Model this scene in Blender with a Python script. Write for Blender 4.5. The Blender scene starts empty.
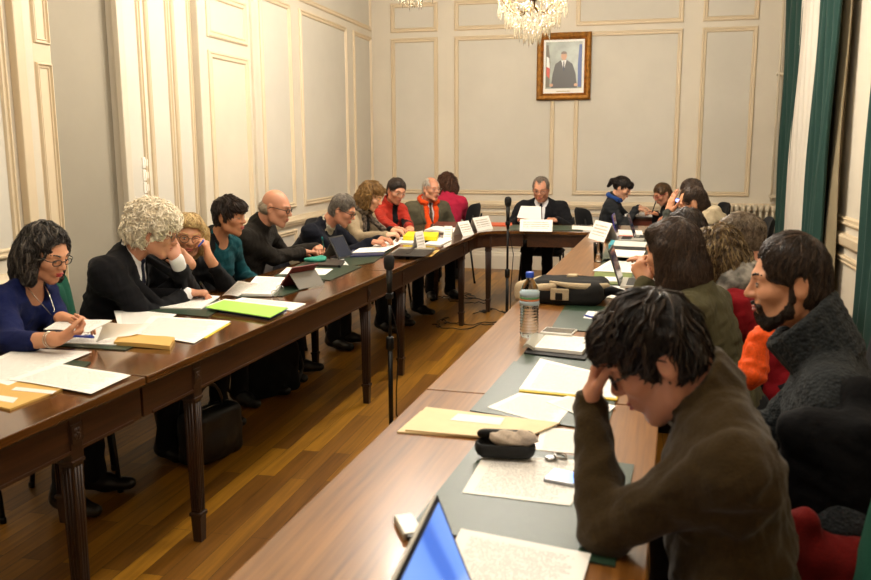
import bpy, bmesh, math, random
import numpy as np
from mathutils import Vector, Matrix
random.seed(7)
PI = math.pi
SC = bpy.context.scene
C = SC.collection

# ------------------------------------------------------------------ camera
W, H = 871, 580
FPX, YAW, PITCH, ROLL = 838.33, -0.23687, 0.168889, -0.004294
CH = 1.52
_f = np.array([math.sin(YAW)*math.cos(PITCH), math.cos(YAW)*math.cos(PITCH), -math.sin(PITCH)])
_r = np.array([math.cos(YAW), -math.sin(YAW), 0.0]); _u = np.cross(_r, _f)
_c, _s = math.cos(ROLL), math.sin(ROLL)
CF, CR, CU = _f, _c*_r+_s*_u, -_s*_r+_c*_u
def ray(x, y): return CF + CR*(x-W/2)/FPX + CU*(H/2-y)/FPX
def P(x, y, z=0.76):                       # point of the horizontal plane z seen at pixel x, y
    d = ray(x, y); t = (z-CH)/d[2]; return np.array([0, 0, CH])+t*d
def PY(x, y, Y):                           # point at room depth Y
    d = ray(x, y); return np.array([0, 0, CH])+d*Y/d[1]
cam = bpy.data.objects.new('camera', bpy.data.cameras.new('camera')); C.objects.link(cam)
cam.data.sensor_width = 36; cam.data.lens = FPX*36/W; cam.data.clip_start = .05
M3 = Matrix((CR.tolist(), CU.tolist(), (-CF).tolist())).transposed()
cam.matrix_world = Matrix.Translation((0, 0, CH)) @ M3.to_4x4()
SC.camera = cam
cam.data.dof.use_dof = True
cam.data.dof.focus_distance = 5.2; cam.data.dof.aperture_fstop = 5.0

# ------------------------------------------------------------------ materials
def srgb(h):
    if isinstance(h, str):
        h = h.lstrip('#'); c = [int(h[i:i+2], 16)/255 for i in (0, 2, 4)]
    else: c = h
    return tuple(((v/12.92) if v <= .04045 else ((v+.055)/1.055)**2.4) for v in c)+(1,)
class NT:
    def __init__(s, name):
        s.m = bpy.data.materials.new(name); s.m.use_nodes = True; s.t = s.m.node_tree
        s.b = s.t.nodes['Principled BSDF']; s.o = s.t.nodes['Material Output']
    def n(s, typ, ins=None, **kw):
        nd = s.t.nodes.new(typ)
        for k, v in kw.items(): setattr(nd, k, v)
        for k, v in (ins or {}).items():
            if isinstance(v, bpy.types.NodeSocket): s.t.links.new(v, nd.inputs[k])
            else: nd.inputs[k].default_value = v
        return nd
    def l(s, a, b): s.t.links.new(a, b)
    def coord(s, kind='Object', scale=(1, 1, 1), rot=(0, 0, 0), loc=(0, 0, 0)):
        tc = s.n('ShaderNodeTexCoord')
        return s.n('ShaderNodeMapping', {'Vector': tc.outputs[kind], 'Scale': scale, 'Rotation': rot, 'Location': loc}).outputs[0]
    def ramp(s, fac, stops):
        r = s.n('ShaderNodeValToRGB', {'Fac': fac}); e = r.color_ramp.elements
        while len(e) < len(stops): e.new(.5)
        for el, (p, c) in zip(e, stops): el.position = p; el.color = c
        return r.outputs[0]
    def bump(s, h, strength=.3, dist=.01):
        b = s.n('ShaderNodeBump', {'Height': h, 'Strength': strength, 'Distance': dist}); s.l(b.outputs[0], s.b.inputs['Normal'])
MC = {}
def mat(name, col, rough=.5, metal=0, spec=.5, trans=0, ior=1.45, emit=None, es=0, noise=0, nscale=8, bump=0, bscale=60, alpha=1, coat=0, sheen=0):
    if name in MC: return MC[name]
    t = NT(name); b = t.b; c = srgb(col)
    b.inputs['Base Color'].default_value = c; b.inputs['Roughness'].default_value = rough
    b.inputs['Metallic'].default_value = metal; b.inputs['Specular IOR Level'].default_value = spec
    b.inputs['Transmission Weight'].default_value = trans; b.inputs['IOR'].default_value = ior
    b.inputs['Coat Weight'].default_value = coat; b.inputs['Sheen Weight'].default_value = sheen
    if alpha < 1: b.inputs['Alpha'].default_value = alpha
    if emit: b.inputs['Emission Color'].default_value = srgb(emit); b.inputs['Emission Strength'].default_value = es
    if noise:
        nz = t.n('ShaderNodeTexNoise', {'Vector': t.coord(), 'Scale': nscale, 'Detail': 4.0})
        lo = tuple(v*(1-noise) for v in c[:3])+(1,); hi = tuple(min(1, v*(1+noise)) for v in c[:3])+(1,)
        t.l(t.ramp(nz.outputs[0], [(.3, lo), (.7, hi)]), b.inputs['Base Color'])
    if bump:
        nz = t.n('ShaderNodeTexNoise', {'Vector': t.coord(), 'Scale': bscale, 'Detail': 3.0})
        t.bump(nz.outputs[0], bump, .006)
    MC[name] = t.m; return t.m
def wood(name, c1, c2, rough=.3, axis=1, sc=1.0, coat=0.0, spec=.5, bands=9.0):
    if name in MC: return MC[name]
    t = NT(name); s = [14*sc]*3; s[axis] = 1.1*sc
    v = t.coord(scale=tuple(s))
    n1 = t.n('ShaderNodeTexNoise', {'Vector': v, 'Scale': 1.0, 'Detail': 6.0, 'Roughness': .65, 'Distortion': .4})
    s2 = [60*sc]*3; s2[axis] = 2.0*sc
    n2 = t.n('ShaderNodeTexNoise', {'Vector': t.coord(scale=tuple(s2)), 'Scale': 1.3, 'Detail': 3.0})
    mx = t.n('ShaderNodeMath', {0: n1.outputs[0], 1: n2.outputs[0]}, operation='ADD')
    mm = t.n('ShaderNodeMath', {0: mx.outputs[0], 1: .5}, operation='MULTIPLY')
    t.l(t.ramp(mm.outputs[0], [(.36, srgb(c1)), (.64, srgb(c2))]), t.b.inputs['Base Color'])
    t.b.inputs['Roughness'].default_value = rough; t.b.inputs['Coat Weight'].default_value = coat
    t.b.inputs['Coat Roughness'].default_value = .12; t.b.inputs['Specular IOR Level'].default_value = spec
    t.bump(n2.outputs[0], .06, .002)
    MC[name] = t.m; return t.m
def cloth(name, col, scale=260, bump=.35, var=.12, rough=.9, ribs=None, knit=False, sheen=.03):
    if name in MC: return MC[name]
    t = NT(name); c = srgb(col); v = t.coord()
    n = t.n('ShaderNodeTexNoise', {'Vector': v, 'Scale': scale, 'Detail': 2.0})
    if knit:
        n = t.n('ShaderNodeTexVoronoi', {'Vector': v, 'Scale': scale}); hgt = n.outputs['Distance']
        n2 = t.n('ShaderNodeTexNoise', {'Vector': v, 'Scale': scale*.6, 'Detail': 3.0}); cf = n2.outputs[0]
    else: hgt = n.outputs[0]; cf = n.outputs[0]
    lo = tuple(x*(1-var) for x in c[:3])+(1,); hi = tuple(min(1, x*(1+var)) for x in c[:3])+(1,)
    t.l(t.ramp(cf, [(.35, lo), (.65, hi)]), t.b.inputs['Base Color'])
    t.b.inputs['Roughness'].default_value = rough; t.b.inputs['Sheen Weight'].default_value = sheen; t.b.inputs['Specular IOR Level'].default_value = .12
    t.bump(hgt, bump, .004)
    MC[name] = t.m; return t.m
def skin(name, col, rough=.5):
    if name in MC: return MC[name]
    t = NT(name); c = srgb(col)
    n = t.n('ShaderNodeTexNoise', {'Vector': t.coord(), 'Scale': 14.0, 'Detail': 4.0})
    lo = (c[0]*.94, c[1]*.86, c[2]*.82, 1); hi = (min(1, c[0]*1.06), min(1, c[1]*1.08), min(1, c[2]*1.08), 1)
    t.l(t.ramp(n.outputs[0], [(.35, lo), (.65, hi)]), t.b.inputs['Base Color'])
    n2 = t.n('ShaderNodeTexNoise', {'Vector': t.coord(), 'Scale': 160.0, 'Detail': 2.0})
    t.bump(n2.outputs[0], .12, .003)
    t.b.inputs['Roughness'].default_value = rough; t.b.inputs['Subsurface Weight'].default_value = .12
    t.b.inputs['Subsurface Radius'].default_value = (.02, .008, .004); t.b.inputs['Subsurface Scale'].default_value = .3
    MC[name] = t.m; return t.m
def hairm(name, c1, c2, rough=.42):
    if name in MC: return MC[name]
    t = NT(name)
    n = t.n('ShaderNodeTexNoise', {'Vector': t.coord(), 'Scale': 38.0, 'Detail': 5.0, 'Distortion': 1.0})
    t.l(t.ramp(n.outputs[0], [(.38, srgb(c1)), (.64, srgb(c2))]), t.b.inputs['Base Color'])
    t.b.inputs['Roughness'].default_value = rough; t.b.inputs['Specular IOR Level'].default_value = .35
    t.bump(n.outputs[0], .5, .01)
    MC[name] = t.m; return t.m

# ------------------------------------------------------------------ objects
def tag(o, label, cat, group=None, kind=None):
    o['label'] = label; o['category'] = cat
    if group: o['group'] = group
    if kind: o['kind'] = kind
    return o
def thing(name, label, cat, loc=(0, 0, 0), rz=0, group=None):
    o = bpy.data.objects.new(name, None); C.objects.link(o); o.empty_display_size = .05
    o.location = [float(v) for v in loc]; o.rotation_euler = (0, 0, rz); return tag(o, label, cat, group)
def struct(o): o['kind'] = 'structure'; return o
def copy_tree(o, parent=None):
    c = o.copy(); C.objects.link(c); c.parent = parent
    for ch in list(o.children): copy_tree(ch, c)
    return c
def mesh_np(name, v, f, mats, parent=None, mi=None, smooth=True, uv=None):
    """v (n,3), f (m,3|4) arrays or list of lists"""
    me = bpy.data.meshes.new(name)
    if isinstance(f, np.ndarray):
        v = np.asarray(v, np.float32); k = f.shape[1]
        me.vertices.add(len(v)); me.vertices.foreach_set('co', v.ravel())
        me.loops.add(f.size); me.loops.foreach_set('vertex_index', f.ravel().astype(np.int32))
        me.polygons.add(len(f)); me.polygons.foreach_set('loop_start', np.arange(0, f.size, k, dtype=np.int32))
        me.update(calc_edges=True)
    else: me.from_pydata([tuple(map(float, p)) for p in v], [], f)
    if mi is not None: me.polygons.foreach_set('material_index', np.asarray(mi, np.int32))
    me.polygons.foreach_set('use_smooth', np.full(len(me.polygons), smooth))
    for m in (mats if isinstance(mats, (list, tuple)) else [mats]): me.materials.append(m)
    me.update()
    o = bpy.data.objects.new(name, me); C.objects.link(o); o.parent = parent
    return o
class MB:
    """collects simple solids, builds one mesh object"""
    def __init__(s): s.bm = bmesh.new()
    def _add(s, verts, M, mi, bev=0, seg=2):
        for v in verts: v.co = M @ v.co
        fs = {f for v in verts for f in v.link_faces}
        for f in fs: f.material_index = mi
        if bev:
            es = list({e for v in verts for e in v.link_edges})
            r = bmesh.ops.bevel(s.bm, geom=es, offset=bev, segments=seg, profile=.6, affect='EDGES')
            for f in r['faces']: f.material_index = mi
        return s
    def box(s, lo, hi, M=None, bev=0, mi=0, seg=2):
        r = bmesh.ops.create_cube(s.bm, size=1); lo = Vector([float(a) for a in lo]); hi = Vector([float(a) for a in hi])
        for v in r['verts']: v.co = Vector((lo[i]+(v.co[i]+.5)*(hi[i]-lo[i]) for i in range(3)))
        return s._add(r['verts'], M or Matrix(), mi, bev, seg)
    def prism(s, pts, z0, z1, M=None, bev=0, mi=0):
        n = len(pts); vs = [s.bm.verts.new((float(p[0]), float(p[1]), z0)) for p in pts]+[s.bm.verts.new((float(p[0]), float(p[1]), z1)) for p in pts]
        s.bm.faces.new(vs[:n][::-1]); s.bm.faces.new(vs[n:])
        for i in range(n): s.bm.faces.new((vs[i], vs[(i+1) % n], vs[n+(i+1) % n], vs[n+i]))
        bmesh.ops.recalc_face_normals(s.bm, faces=list({f for v in vs for f in v.link_faces}))
        return s._add(vs, M or Matrix(), mi, bev)
    def lathe(s, prof, M=None, n=24, mi=0):
        M = M or Matrix(); rings = []
        for r, z in prof:
            rings.append([s.bm.verts.new(M @ Vector((max(r, 1e-5)*math.cos(2*PI*i/n), max(r, 1e-5)*math.sin(2*PI*i/n), z))) for i in range(n)])
        for a, b in zip(rings, rings[1:]):
            for i in range(n):
                f = s.bm.faces.new((a[i], a[(i+1) % n], b[(i+1) % n], b[i])); f.material_index = mi; f.smooth = True
        for rg, fl in ((rings[0], True), (rings[-1], False)):
            f = s.bm.faces.new(rg[::-1] if fl else rg); f.material_index = mi
        return s
    def tube(s, pts, r, n=8, mi=0, close=False):
        pts = [Vector([float(a) for a in p]) for p in pts]; rr = r if isinstance(r, (list, tuple)) else [r]*len(pts); rings = []; up = Vector((0, 0, 1)); N = len(pts)
        u = None
        for i, p in enumerate(pts):
            if close: t = pts[(i+1) % N]-pts[i-1]
            else: t = pts[min(i+1, N-1)]-pts[max(i-1, 0)]
            t.normalize()
            if u is None: u = t.cross(up if abs(t.z) < .9 else Vector((1, 0, 0)))
            u = (u-t*u.dot(t)); u = u.normalized() if u.length > 1e-6 else t.orthogonal().normalized()
            w = t.cross(u)
            rings.append([s.bm.verts.new(p+(u*math.cos(2*PI*k/n)+w*math.sin(2*PI*k/n))*rr[i]) for k in range(n)])
        pr = list(zip(rings, rings[1:]))+([(rings[-1], rings[0])] if close else [])
        for a, b in pr:
            for k in range(n):
                f = s.bm.faces.new((a[k], a[(k+1) % n], b[(k+1) % n], b[k])); f.smooth = True; f.material_index = mi
        if not close:
            for rg, fl in ((rings[0], True), (rings[-1], False)):
                f = s.bm.faces.new(rg[::-1] if fl else rg); f.material_index = mi
        return s
    def ball(s, c, r, M=None, mi=0, n=12):
        q = bmesh.ops.create_uvsphere(s.bm, u_segments=n*2, v_segments=n, radius=1)
        r = r if isinstance(r, (list, tuple)) else (r, r, r); M = M or Matrix()
        for v in q['verts']: v.co = M @ (Vector([float(a) for a in c])+Vector((v.co[0]*r[0], v.co[1]*r[1], v.co[2]*r[2])))
        for f in {f for v in q['verts'] for f in v.link_faces}: f.material_index = mi; f.smooth = True
        return s
    def build(s, name, mats, parent=None, smooth=False):
        me = bpy.data.meshes.new(name); bmesh.ops.recalc_face_normals(s.bm, faces=s.bm.faces)
        s.bm.to_mesh(me); s.bm.free()
        if smooth: me.polygons.foreach_set('use_smooth', np.full(len(me.polygons), True))
        for m in (mats if isinstance(mats, (list, tuple)) else [mats]): me.materials.append(m)
        o = bpy.data.objects.new(name, me); C.objects.link(o); o.parent = parent; return o
def T(x, y, z, rz=0, rx=0, ry=0):
    return Matrix.Translation((float(x), float(y), float(z))) @ Matrix.Rotation(rz, 4, 'Z') @ Matrix.Rotation(ry, 4, 'Y') @ Matrix.Rotation(rx, 4, 'X')
# ------------------------------------------------------------------ room
XL, XR, YB, YF, ZC = -3.315, 1.6, 10.4, -2.6, 3.95
def wallmat(name, col, rough=.6, weave=.06):
    t = NT(name); c = srgb(col)
    n = t.n('ShaderNodeTexNoise', {'Vector': t.coord(), 'Scale': 1.3, 'Detail': 5.0, 'Roughness': .6})
    lo = tuple(v*.93 for v in c[:3])+(1,); hi = tuple(min(1, v*1.03) for v in c[:3])+(1,)
    t.l(t.ramp(n.outputs[0], [(.3, lo), (.7, hi)]), t.b.inputs['Base Color'])
    n2 = t.n('ShaderNodeTexNoise', {'Vector': t.coord(), 'Scale': 260.0, 'Detail': 2.0}); t.bump(n2.outputs[0], weave, .003)
    t.b.inputs['Roughness'].default_value = rough; t.b.inputs['Specular IOR Level'].default_value = .3
    return t.m
M_WALL = wallmat('wall_paint', '#d8cfbe'); M_FIELD = wallmat('panel_cloth', '#d0cabd', .75, .14)
M_MOLD = mat('moulding_paint', '#d6c4a6', .45); M_WHITE = wallmat('white_paint', '#d3c9b6', .45)
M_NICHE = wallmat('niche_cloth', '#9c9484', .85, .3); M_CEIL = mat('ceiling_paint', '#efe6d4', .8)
# floor planks running away from the camera
t = NT('oak_floor')
tc = t.n('ShaderNodeTexCoord'); sep = t.n('ShaderNodeSeparateXYZ', {0: tc.outputs['Object']})
cmb = t.n('ShaderNodeCombineXYZ', {'X': sep.outputs['Y'], 'Y': sep.outputs['X']})
br = t.n('ShaderNodeTexBrick', {'Vector': cmb.outputs[0], 'Scale': 1.0, 'Color1': srgb('#b07c20'), 'Color2': srgb('#754c14'), 'Mortar': srgb('#2a170a'),
     'Mortar Size': .0012, 'Mortar Smooth': .1, 'Bias': 0.1, 'Brick Width': .95, 'Row Height': .085})
br.offset = .37; br.offset_frequency = 2
gr = t.n('ShaderNodeTexNoise', {'Vector': t.coord(scale=(28, 1.6, 10)), 'Scale': 1.5, 'Detail': 5.0, 'Distortion': .6})
gc = t.ramp(gr.outputs[0], [(.3, (.62, .6, .58, 1)), (.7, (1.12, 1.1, 1.05, 1))])
mx = t.n('ShaderNodeMix', {'Factor': 1.0, 6: br.outputs['Color'], 7: gc}, data_type='RGBA', blend_type='MULTIPLY')
t.l(mx.outputs[2], t.b.inputs['Base Color']); t.b.inputs['Roughness'].default_value = .38; t.bump(br.outputs['Fac'], -.25, .002)
M_FLOOR = t.m
struct(MB().box((XL-.6, YF-.1, -.1), (XR+.3, YB+.1, 0)).build('floor', M_FLOOR))
struct(MB().box((XL-.6, YF-.1, ZC), (XR+.3, YB+.1, ZC+.1)).build('ceiling', M_CEIL))
wb = struct(MB().box((XL-.6, YB, 0), (XR+.3, YB+.1, ZC)).build('wall_back', M_WALL))
struct(MB().box((XL-.6, YF-.1, 0), (XR+.3, YF, ZC)).build('wall_front', M_WALL))
# left wall with the shallow cloth niche between Y 4.3 and 4.95
wl = struct(MB().box((XL-.1, YF, 0), (XL, 4.31, ZC)).box((XL-.1, 4.95, 0), (XL, YB, ZC)).build('wall_left', M_WALL))
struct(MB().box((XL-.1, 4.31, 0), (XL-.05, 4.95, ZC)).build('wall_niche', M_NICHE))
# right wall with a window opening behind the drapes
WY0, WY1 = 8.85, 9.75
wr = struct(MB().box((XR, YF, 0), (XR+.12, WY0, ZC)).box((XR, WY1, 0), (XR+.12, YB, ZC)).box((XR, WY0, 3.4), (XR+.12, WY1, ZC)).box((XR, WY0, 0), (XR+.12, WY1, .25)).build('wall_right', M_WALL))
wn = struct(MB().box((XR+.10, WY0, .25), (XR+.14, WY1, .31)).box((XR+.10, WY0, 3.34), (XR+.14, WY1, 3.4)).box((XR+.10, WY0, .31), (XR+.14, WY0+.06, 3.34)).box((XR+.10, WY1-.06, .31), (XR+.14, WY1, 3.34)).box((XR+.10, (WY0+WY1)/2-.04, .31), (XR+.14, (WY0+WY1)/2+.04, 3.34)).build('window_1', M_WHITE))
MB().box((XR+.115, WY0+.06, .31), (XR+.122, WY1-.06, 3.34)).build('pane', mat('night_glass', '#0b0d12', .05, spec=.8), wn)

def frame_on(parent, side, a0, a1, z0, z1, w=.055, d=.022, top_extra=True, name='panel_moulding', m=None, field=None):
    """stepped rectangular moulding on a wall; a = coordinate along the wall"""
    prof = [(0, 0), (0, d*.55), (w*.18, d), (w*.34, d), (w*.42, d*.55), (w*.62, d*.5), (w*.72, d*.8), (w*.86, d*.75), (w, 0)]
    cs = [(a0, z0), (a1, z0), (a1, z1), (a0, z1)]; sg = [(1, 1), (-1, 1), (-1, -1), (1, -1)]
    V = []; n = len(prof)
    def put(a, z, h):
        if side == 'back': return (a, YB-h, z)
        if side == 'left': return (XL+h, a, z)
        return (XR-h, a, z)
    for (a, z), (sa, sz) in zip(cs, sg):
        for o, h in prof: V.append(put(a+sa*o, z+sz*o, h))
    F = [[i*n+j, ((i+1) % 4)*n+j, ((i+1) % 4)*n+j+1, i*n+j+1] for i in range(4) for j in range(n-1)]
    o = mesh_np(name, V, F, m or M_MOLD, parent, smooth=False)
    if field:
        k = .003
        q = [put(a0+w, z0+w, k), put(a1-w, z0+w, k), put(a1-w, z1-w, k), put(a0+w, z1-w, k)]+[put(a0+w, z0+w, -.002), put(a1-w, z0+w, -.002), put(a1-w, z1-w, -.002), put(a0+w, z1-w, -.002)]
        mesh_np('panel_field', q, [[0, 1, 2, 3], [7, 6, 5, 4], [0, 4, 5, 1], [1, 5, 6, 2], [2, 6, 7, 3], [3, 7, 4, 0]], field, parent, smooth=False)
    return o
def rail_on(name, side, a0, a1, prof, m):
    """horizontal profile (h out of wall, z)"""
    n = len(prof); V = []
    for a in (a0, a1):
        for h, z in prof:
            V.append((a, YB-h, z) if side == 'back' else ((XL+h, a, z) if side == 'left' else (XR-h, a, z)))
    F = [[j, j+1, n+j+1, n+j] for j in range(n-1)]+[list(range(n)), list(range(n, 2*n))[::-1]]
    return mesh_np(name, V, F, m, None, smooth=False)
RAIL = [(0, .76), (.03, .765), (.03, .785), (.045, .79), (.05, .815), (.038, .83), (.03, .85), (0, .855)]
BASE = [(0, 0), (.03, 0), (.03, .17), (.02, .19), (.02, .205), (0, .215)]
CORN = [(0, 3.62), (.03, 3.63), (.03, 3.68), (.07, 3.72), (.09, 3.8), (.16, 3.86), (.2, 3.95), (0, 3.95)]
# back wall panels (columns between the measured stiles)
cols = [(-3.07, -2.465), (-2.26, -.86), (-.86+.0, .434), (.647, 1.25)]
cols = [(-3.07, -2.465), (-2.26, -1.02), (-.79, .434), (.647, 1.25)]
for a0, a1 in cols:
    frame_on(wb, 'back', a0, a1, .935, 2.852, field=M_FIELD)
    frame_on(wb, 'back', a0, a1, 2.92, 3.27, field=M_FIELD)
    frame_on(wb, 'back', a0, a1, .27, .72, w=.05, field=M_FIELD)
for i, (nm, pr) in enumerate((('trim_1', RAIL), ('baseboard_back', BASE), ('trim_2', CORN))):
    struct(rail_on(nm, 'back', XL, XR, pr, M_MOLD if i == 0 else M_WALL))
# left wall
for a0, a1 in ((-1.9, -.6), (-.35, 1.6), (1.85, 3.95), (7.12, 7.80), (8.03, 9.41), (9.65, 10.33)):
    frame_on(wl, 'left', a0, a1, .935, 2.87 if a0 > 5 else 3.3, field=M_FIELD)
    frame_on(wl, 'left', a0, a1, .27, .72, w=.05, field=M_FIELD)
for a0, a1 in ((7.12, 7.8), (8.03, 10.33)):
    frame_on(wl, 'left', a0, a1, 2.945, 3.5, field=M_FIELD)
for a0, a1 in ((4.98, 5.24), (5.30, 5.60), (5.64, 5.90)):
    frame_on(wl, 'left', a0, a1, .3, 3.5, w=.04, field=M_FIELD)
struct(rail_on('trim_3', 'left', 6.95, YB, RAIL, M_MOLD)); struct(rail_on('trim_4', 'left', YF, 3.95, RAIL, M_MOLD))
struct(rail_on('baseboard_left', 'left', YF, 4.02, BASE, M_WALL)); struct(rail_on('trim_5', 'left', YF, YB, CORN, M_WALL))
# pilasters round the niche
for i, (a, b, h, m) in enumerate(((3.985, 4.06, .05, M_MOLD), (4.06, 4.14, .03, M_WHITE), (4.14, 4.31, .015, M_MOLD), (4.93, 5.0, .045, M_WHITE))):
    struct(MB().box((XL, a, 0), (XL+h, b, 3.62), bev=.008).build('trim_%d' % (6+i), m))
frame_on(wl, 'left', 4.165, 4.3, 2.1, 3.3, w=.035, m=M_MOLD, d=.03); frame_on(wl, 'left', 4.165, 4.3, .3, 2.0, w=.035, m=M_MOLD, d=.03)
# panelled double-height door on the left wall
dr = struct(MB().box((XL, 6.03, .01), (XL+.035, 6.86, 2.9), bev=.004).build('door_1', M_WHITE))
struct(MB().box((XL, 5.93, 0), (XL+.06, 6.03, 3.1), bev=.01).box((XL, 6.86, 0), (XL+.06, 6.96, 3.1), bev=.01).box((XL, 5.93, 2.9), (XL+.06, 6.96, 3.1), bev=.01).build('trim_10', M_WHITE))
def door_frames(x0):
    for z0, z1 in ((.15, .72), (.86, 2.27), (2.37, 2.72)):
        o = frame_on(dr, 'left', 6.1, 6.79, z0, z1, w=.06, d=.02); o.location.x = .035
door_frames(0)
# light switches column near the niche
o = MB()
for k in range(4): o.box((XL, 5.17, 1.13+k*.085), (XL+.012, 5.245, 1.205+k*.085), bev=.004)
o = o.build('light_switch_panel', mat('switch_white', '#efe9de', .4)); tag(o, 'slim white column of wall switches on left wall above curly white hair', 'switch')
for k in range(4): MB().box((XL+.011, 5.19, 1.145+k*.085), (XL+.016, 5.225, 1.19+k*.085), bev=.002).build('switch_button', mat('switch_white', '#efe9de', .4), o)
# right wall: panelled shutters/door leaf
frame_on(wr, 'right', 6.52, 7.56, .9, 3.3, w=.07, d=.03, m=M_MOLD); frame_on(wr, 'right', 6.6, 7.5, .16, .67, w=.07, d=.03, m=M_MOLD)
struct(rail_on('trim_11', 'right', YF, 7.74, [(0, .74), (.035, .745), (.045, .76), (.05, .82), (.04, .835), (0, .84)], M_MOLD))
for a0, a1 in ((-2, -.2), (.1, 2.0), (2.3, 4.2), (9.95, 10.33)): frame_on(wr, 'right', a0, a1, .95, 3.3, w=.06, field=M_FIELD); 
struct(rail_on('baseboard_right', 'right', YF, 8.0, BASE, M_MOLD)); struct(rail_on('trim_12', 'right', YF, YB, CORN, M_WALL))
struct(MB().box((XR-.06, 7.74, 0), (XR, 7.82, 3.6), bev=.01).box((XR-.09, 7.82, 0), (XR, 8.0, 3.6), bev=.01).build('trim_13', mat('shutter_paint', '#b5a88f', .6)))
lt = MB().box((XR-.075, 7.755, 1.0), (XR-.06, 7.785, 1.14), bev=.003).ball((XR-.085, 7.77, 1.07), .016).tube([(XR-.085, 7.77, 1.07), (XR-.1, 7.77, 1.07), (XR-.1, 7.72, 1.07)], .006)
tag(lt.build('window_latch', mat('brass', '#a98545', .3, metal=1)), 'small brass latch on the right wall panel frame beside the drapes', 'latch')

# drapes
def drape(name, label, bot, top_, x, m, folds, amp, z1=3.45, group=None, zb=.02, xb=0.0):
    """pleated hanging cloth in front of the right wall; bot/top_ = (Y near, Y far) of its hem and heading"""
    nu, nv = folds*12, 34; V = []
    for j in range(nv+1):
        z = zb+(z1-zb)*j/nv; k = z/z1; ya = bot[0]*(1-k)+top_[0]*k; yb = bot[1]*(1-k)+top_[1]*k
        for i in range(nu+1):
            u = i/nu; ph = u*folds*2*PI; a = amp*(.75+.25*math.sin(u*9+z*1.3))
            V.append((x-xb*(1-k)+a*math.sin(ph+.25*math.sin(z*2))+.01*math.sin(z*3+u*7), ya+(yb-ya)*u+.3*a*math.sin(2*ph+z), z))
    F = [[j*(nu+1)+i, j*(nu+1)+i+1, (j+1)*(nu+1)+i+1, (j+1)*(nu+1)+i] for j in range(nv) for i in range(nu)]
    o = mesh_np(name, V, F, m); md = o.modifiers.new('thick', 'SOLIDIFY'); md.thickness = .004
    return tag(o, label, 'curtain', group)
def yx(px, py, X):                           # Y of the plane x = X seen at a pixel
    d = ray(px, py); return X*d[1]/d[0]
M_GREEN = cloth('drape_green', '#28423c', 400, .1, .12, .85, sheen=.1)
M_SHEER = cloth('sheer_white', '#ded7cb', 300, .05, .05, .8)
DX = XR-.13
drape('curtain', 'dark green drape hanging along the far side of the white sheer', (yx(784, 230, DX), yx(777, 230, DX)), (yx(804, 0, DX), yx(788, 0, DX)), DX, M_GREEN, 4, .035)
drape('sheer_curtain', 'white sheer curtain hanging between the two dark green drapes', (yx(803, 230, DX), yx(782, 230, DX)), (yx(823, 0, DX), yx(803, 0, DX)), DX+.01, M_SHEER, 6, .018)
drape('curtain', 'dark green drape hanging on the near side of the white sheer', (yx(818, 230, DX-.03), yx(802, 230, DX-.03)), (yx(841, 0, DX-.03), yx(823, 0, DX-.03)), DX-.03, M_GREEN, 5, .032)
drape('curtain_lining', 'pale beige lining strip hanging beside the near green drape', (yx(836, 230, DX+.05), yx(814, 230, DX+.05)), (yx(851, 0, DX+.05), yx(838, 0, DX+.05)), DX+.05, cloth('lining_beige', '#8f8268', 300, .1, .08), 2, .018)
drape('curtain', 'green drape at the right edge, close to the bearded man in grey knit', (4.95, 6.02), (4.95, 6.02), XR-.16, M_GREEN, 6, .04)
rod = MB().tube([(XR-.17, 8.0, 3.47), (XR-.17, 10.1, 3.47)], .016).ball((XR-.17, 8.0, 3.47), .03).ball((XR-.17, 10.1, 3.47), .03)
tag(rod.build('curtain_rod', mat('brass', '#a98545', .3, metal=1)), 'brass rod above the white sheer and green drapes', 'curtain rod')

# radiator below the back wall's right panel, with its two pipes
rad = thing('radiator', 'white cast iron column radiator in the far right corner', 'radiator', (1.1, 10.22, 0))
M_RAD = mat('radiator_paint', '#cfc3ab', .4)
for k in range(13):
    mb = MB(); x = -.39+k*.065
    for yy in (-.065, 0, .065): mb.tube([(x, yy, .12), (x, yy, .80)], .015, 8)
    mb.box((x-.024, -.09, .78), (x+.024, .09, .85), bev=.018).box((x-.024, -.09, .07), (x+.024, .09, .13), bev=.018)
    mb.build('radiator_section', M_RAD, rad)
for x in (-.39, .39): MB().box((x-.02, -.08, 0), (x+.02, .08, .08), bev=.006).build('leg', M_RAD, rad)
MB().tube([(.39, 0, .1), (.44, 0, .1)], .02).ball((.43, 0, .1), .028).build('valve', M_RAD, rad)
pp = thing('heating_pipes', 'two thin cream heating pipes rising in the far right corner', 'pipe', (1.5, 10.3, 0))
for dx in (-.015, .05):
    MB().tube([(dx, 0, .88), (dx, 0, 3.9)], .014, 10).build('pipe', M_RAD, pp)
MB().box((-.03, -.02, .93), (.065, .1, .96), bev=.004).box((-.03, -.02, 2.3), (.065, .1, 2.33), bev=.004).build('pipe_clip', M_RAD, pp)

# framed portrait
pf = thing('framed_portrait', 'gilt framed photograph of a suited man hung on back wall', 'picture', (-.918, YB-.02, 2.46))
PW, PH = .64, .78
V = []; prof = [(0, 0), (0, .03), (.02, .045), (.05, .035), (.062, .02), (.07, .028), (.08, .012)]
for sx, sz in ((-1, -1), (1, -1), (1, 1), (-1, 1)):
    for o_, h in prof: V.append((sx*(PW/2-o_), -h-.005, sz*(PH/2-o_)))
n = len(prof)
fr = mesh_np('frame', V, [[i*n+j, ((i+1) % 4)*n+j, ((i+1) % 4)*n+j+1, i*n+j+1] for i in range(4) for j in range(n-1)], mat('gilt', '#9c6a2c', .38, metal=.55, noise=.35, nscale=25), pf, smooth=False)
MB().box((-.25, -.014, -.32), (.25, -.004, .32)).build('mat_board', mat('matboard', '#e9e6df', .5), pf)
MB().box((-.215, -.018, -.255), (.215, -.0145, .285)).build('photograph', mat('photo_backdrop', '#8f9483', .3, noise=.3, nscale=6), pf)
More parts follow.
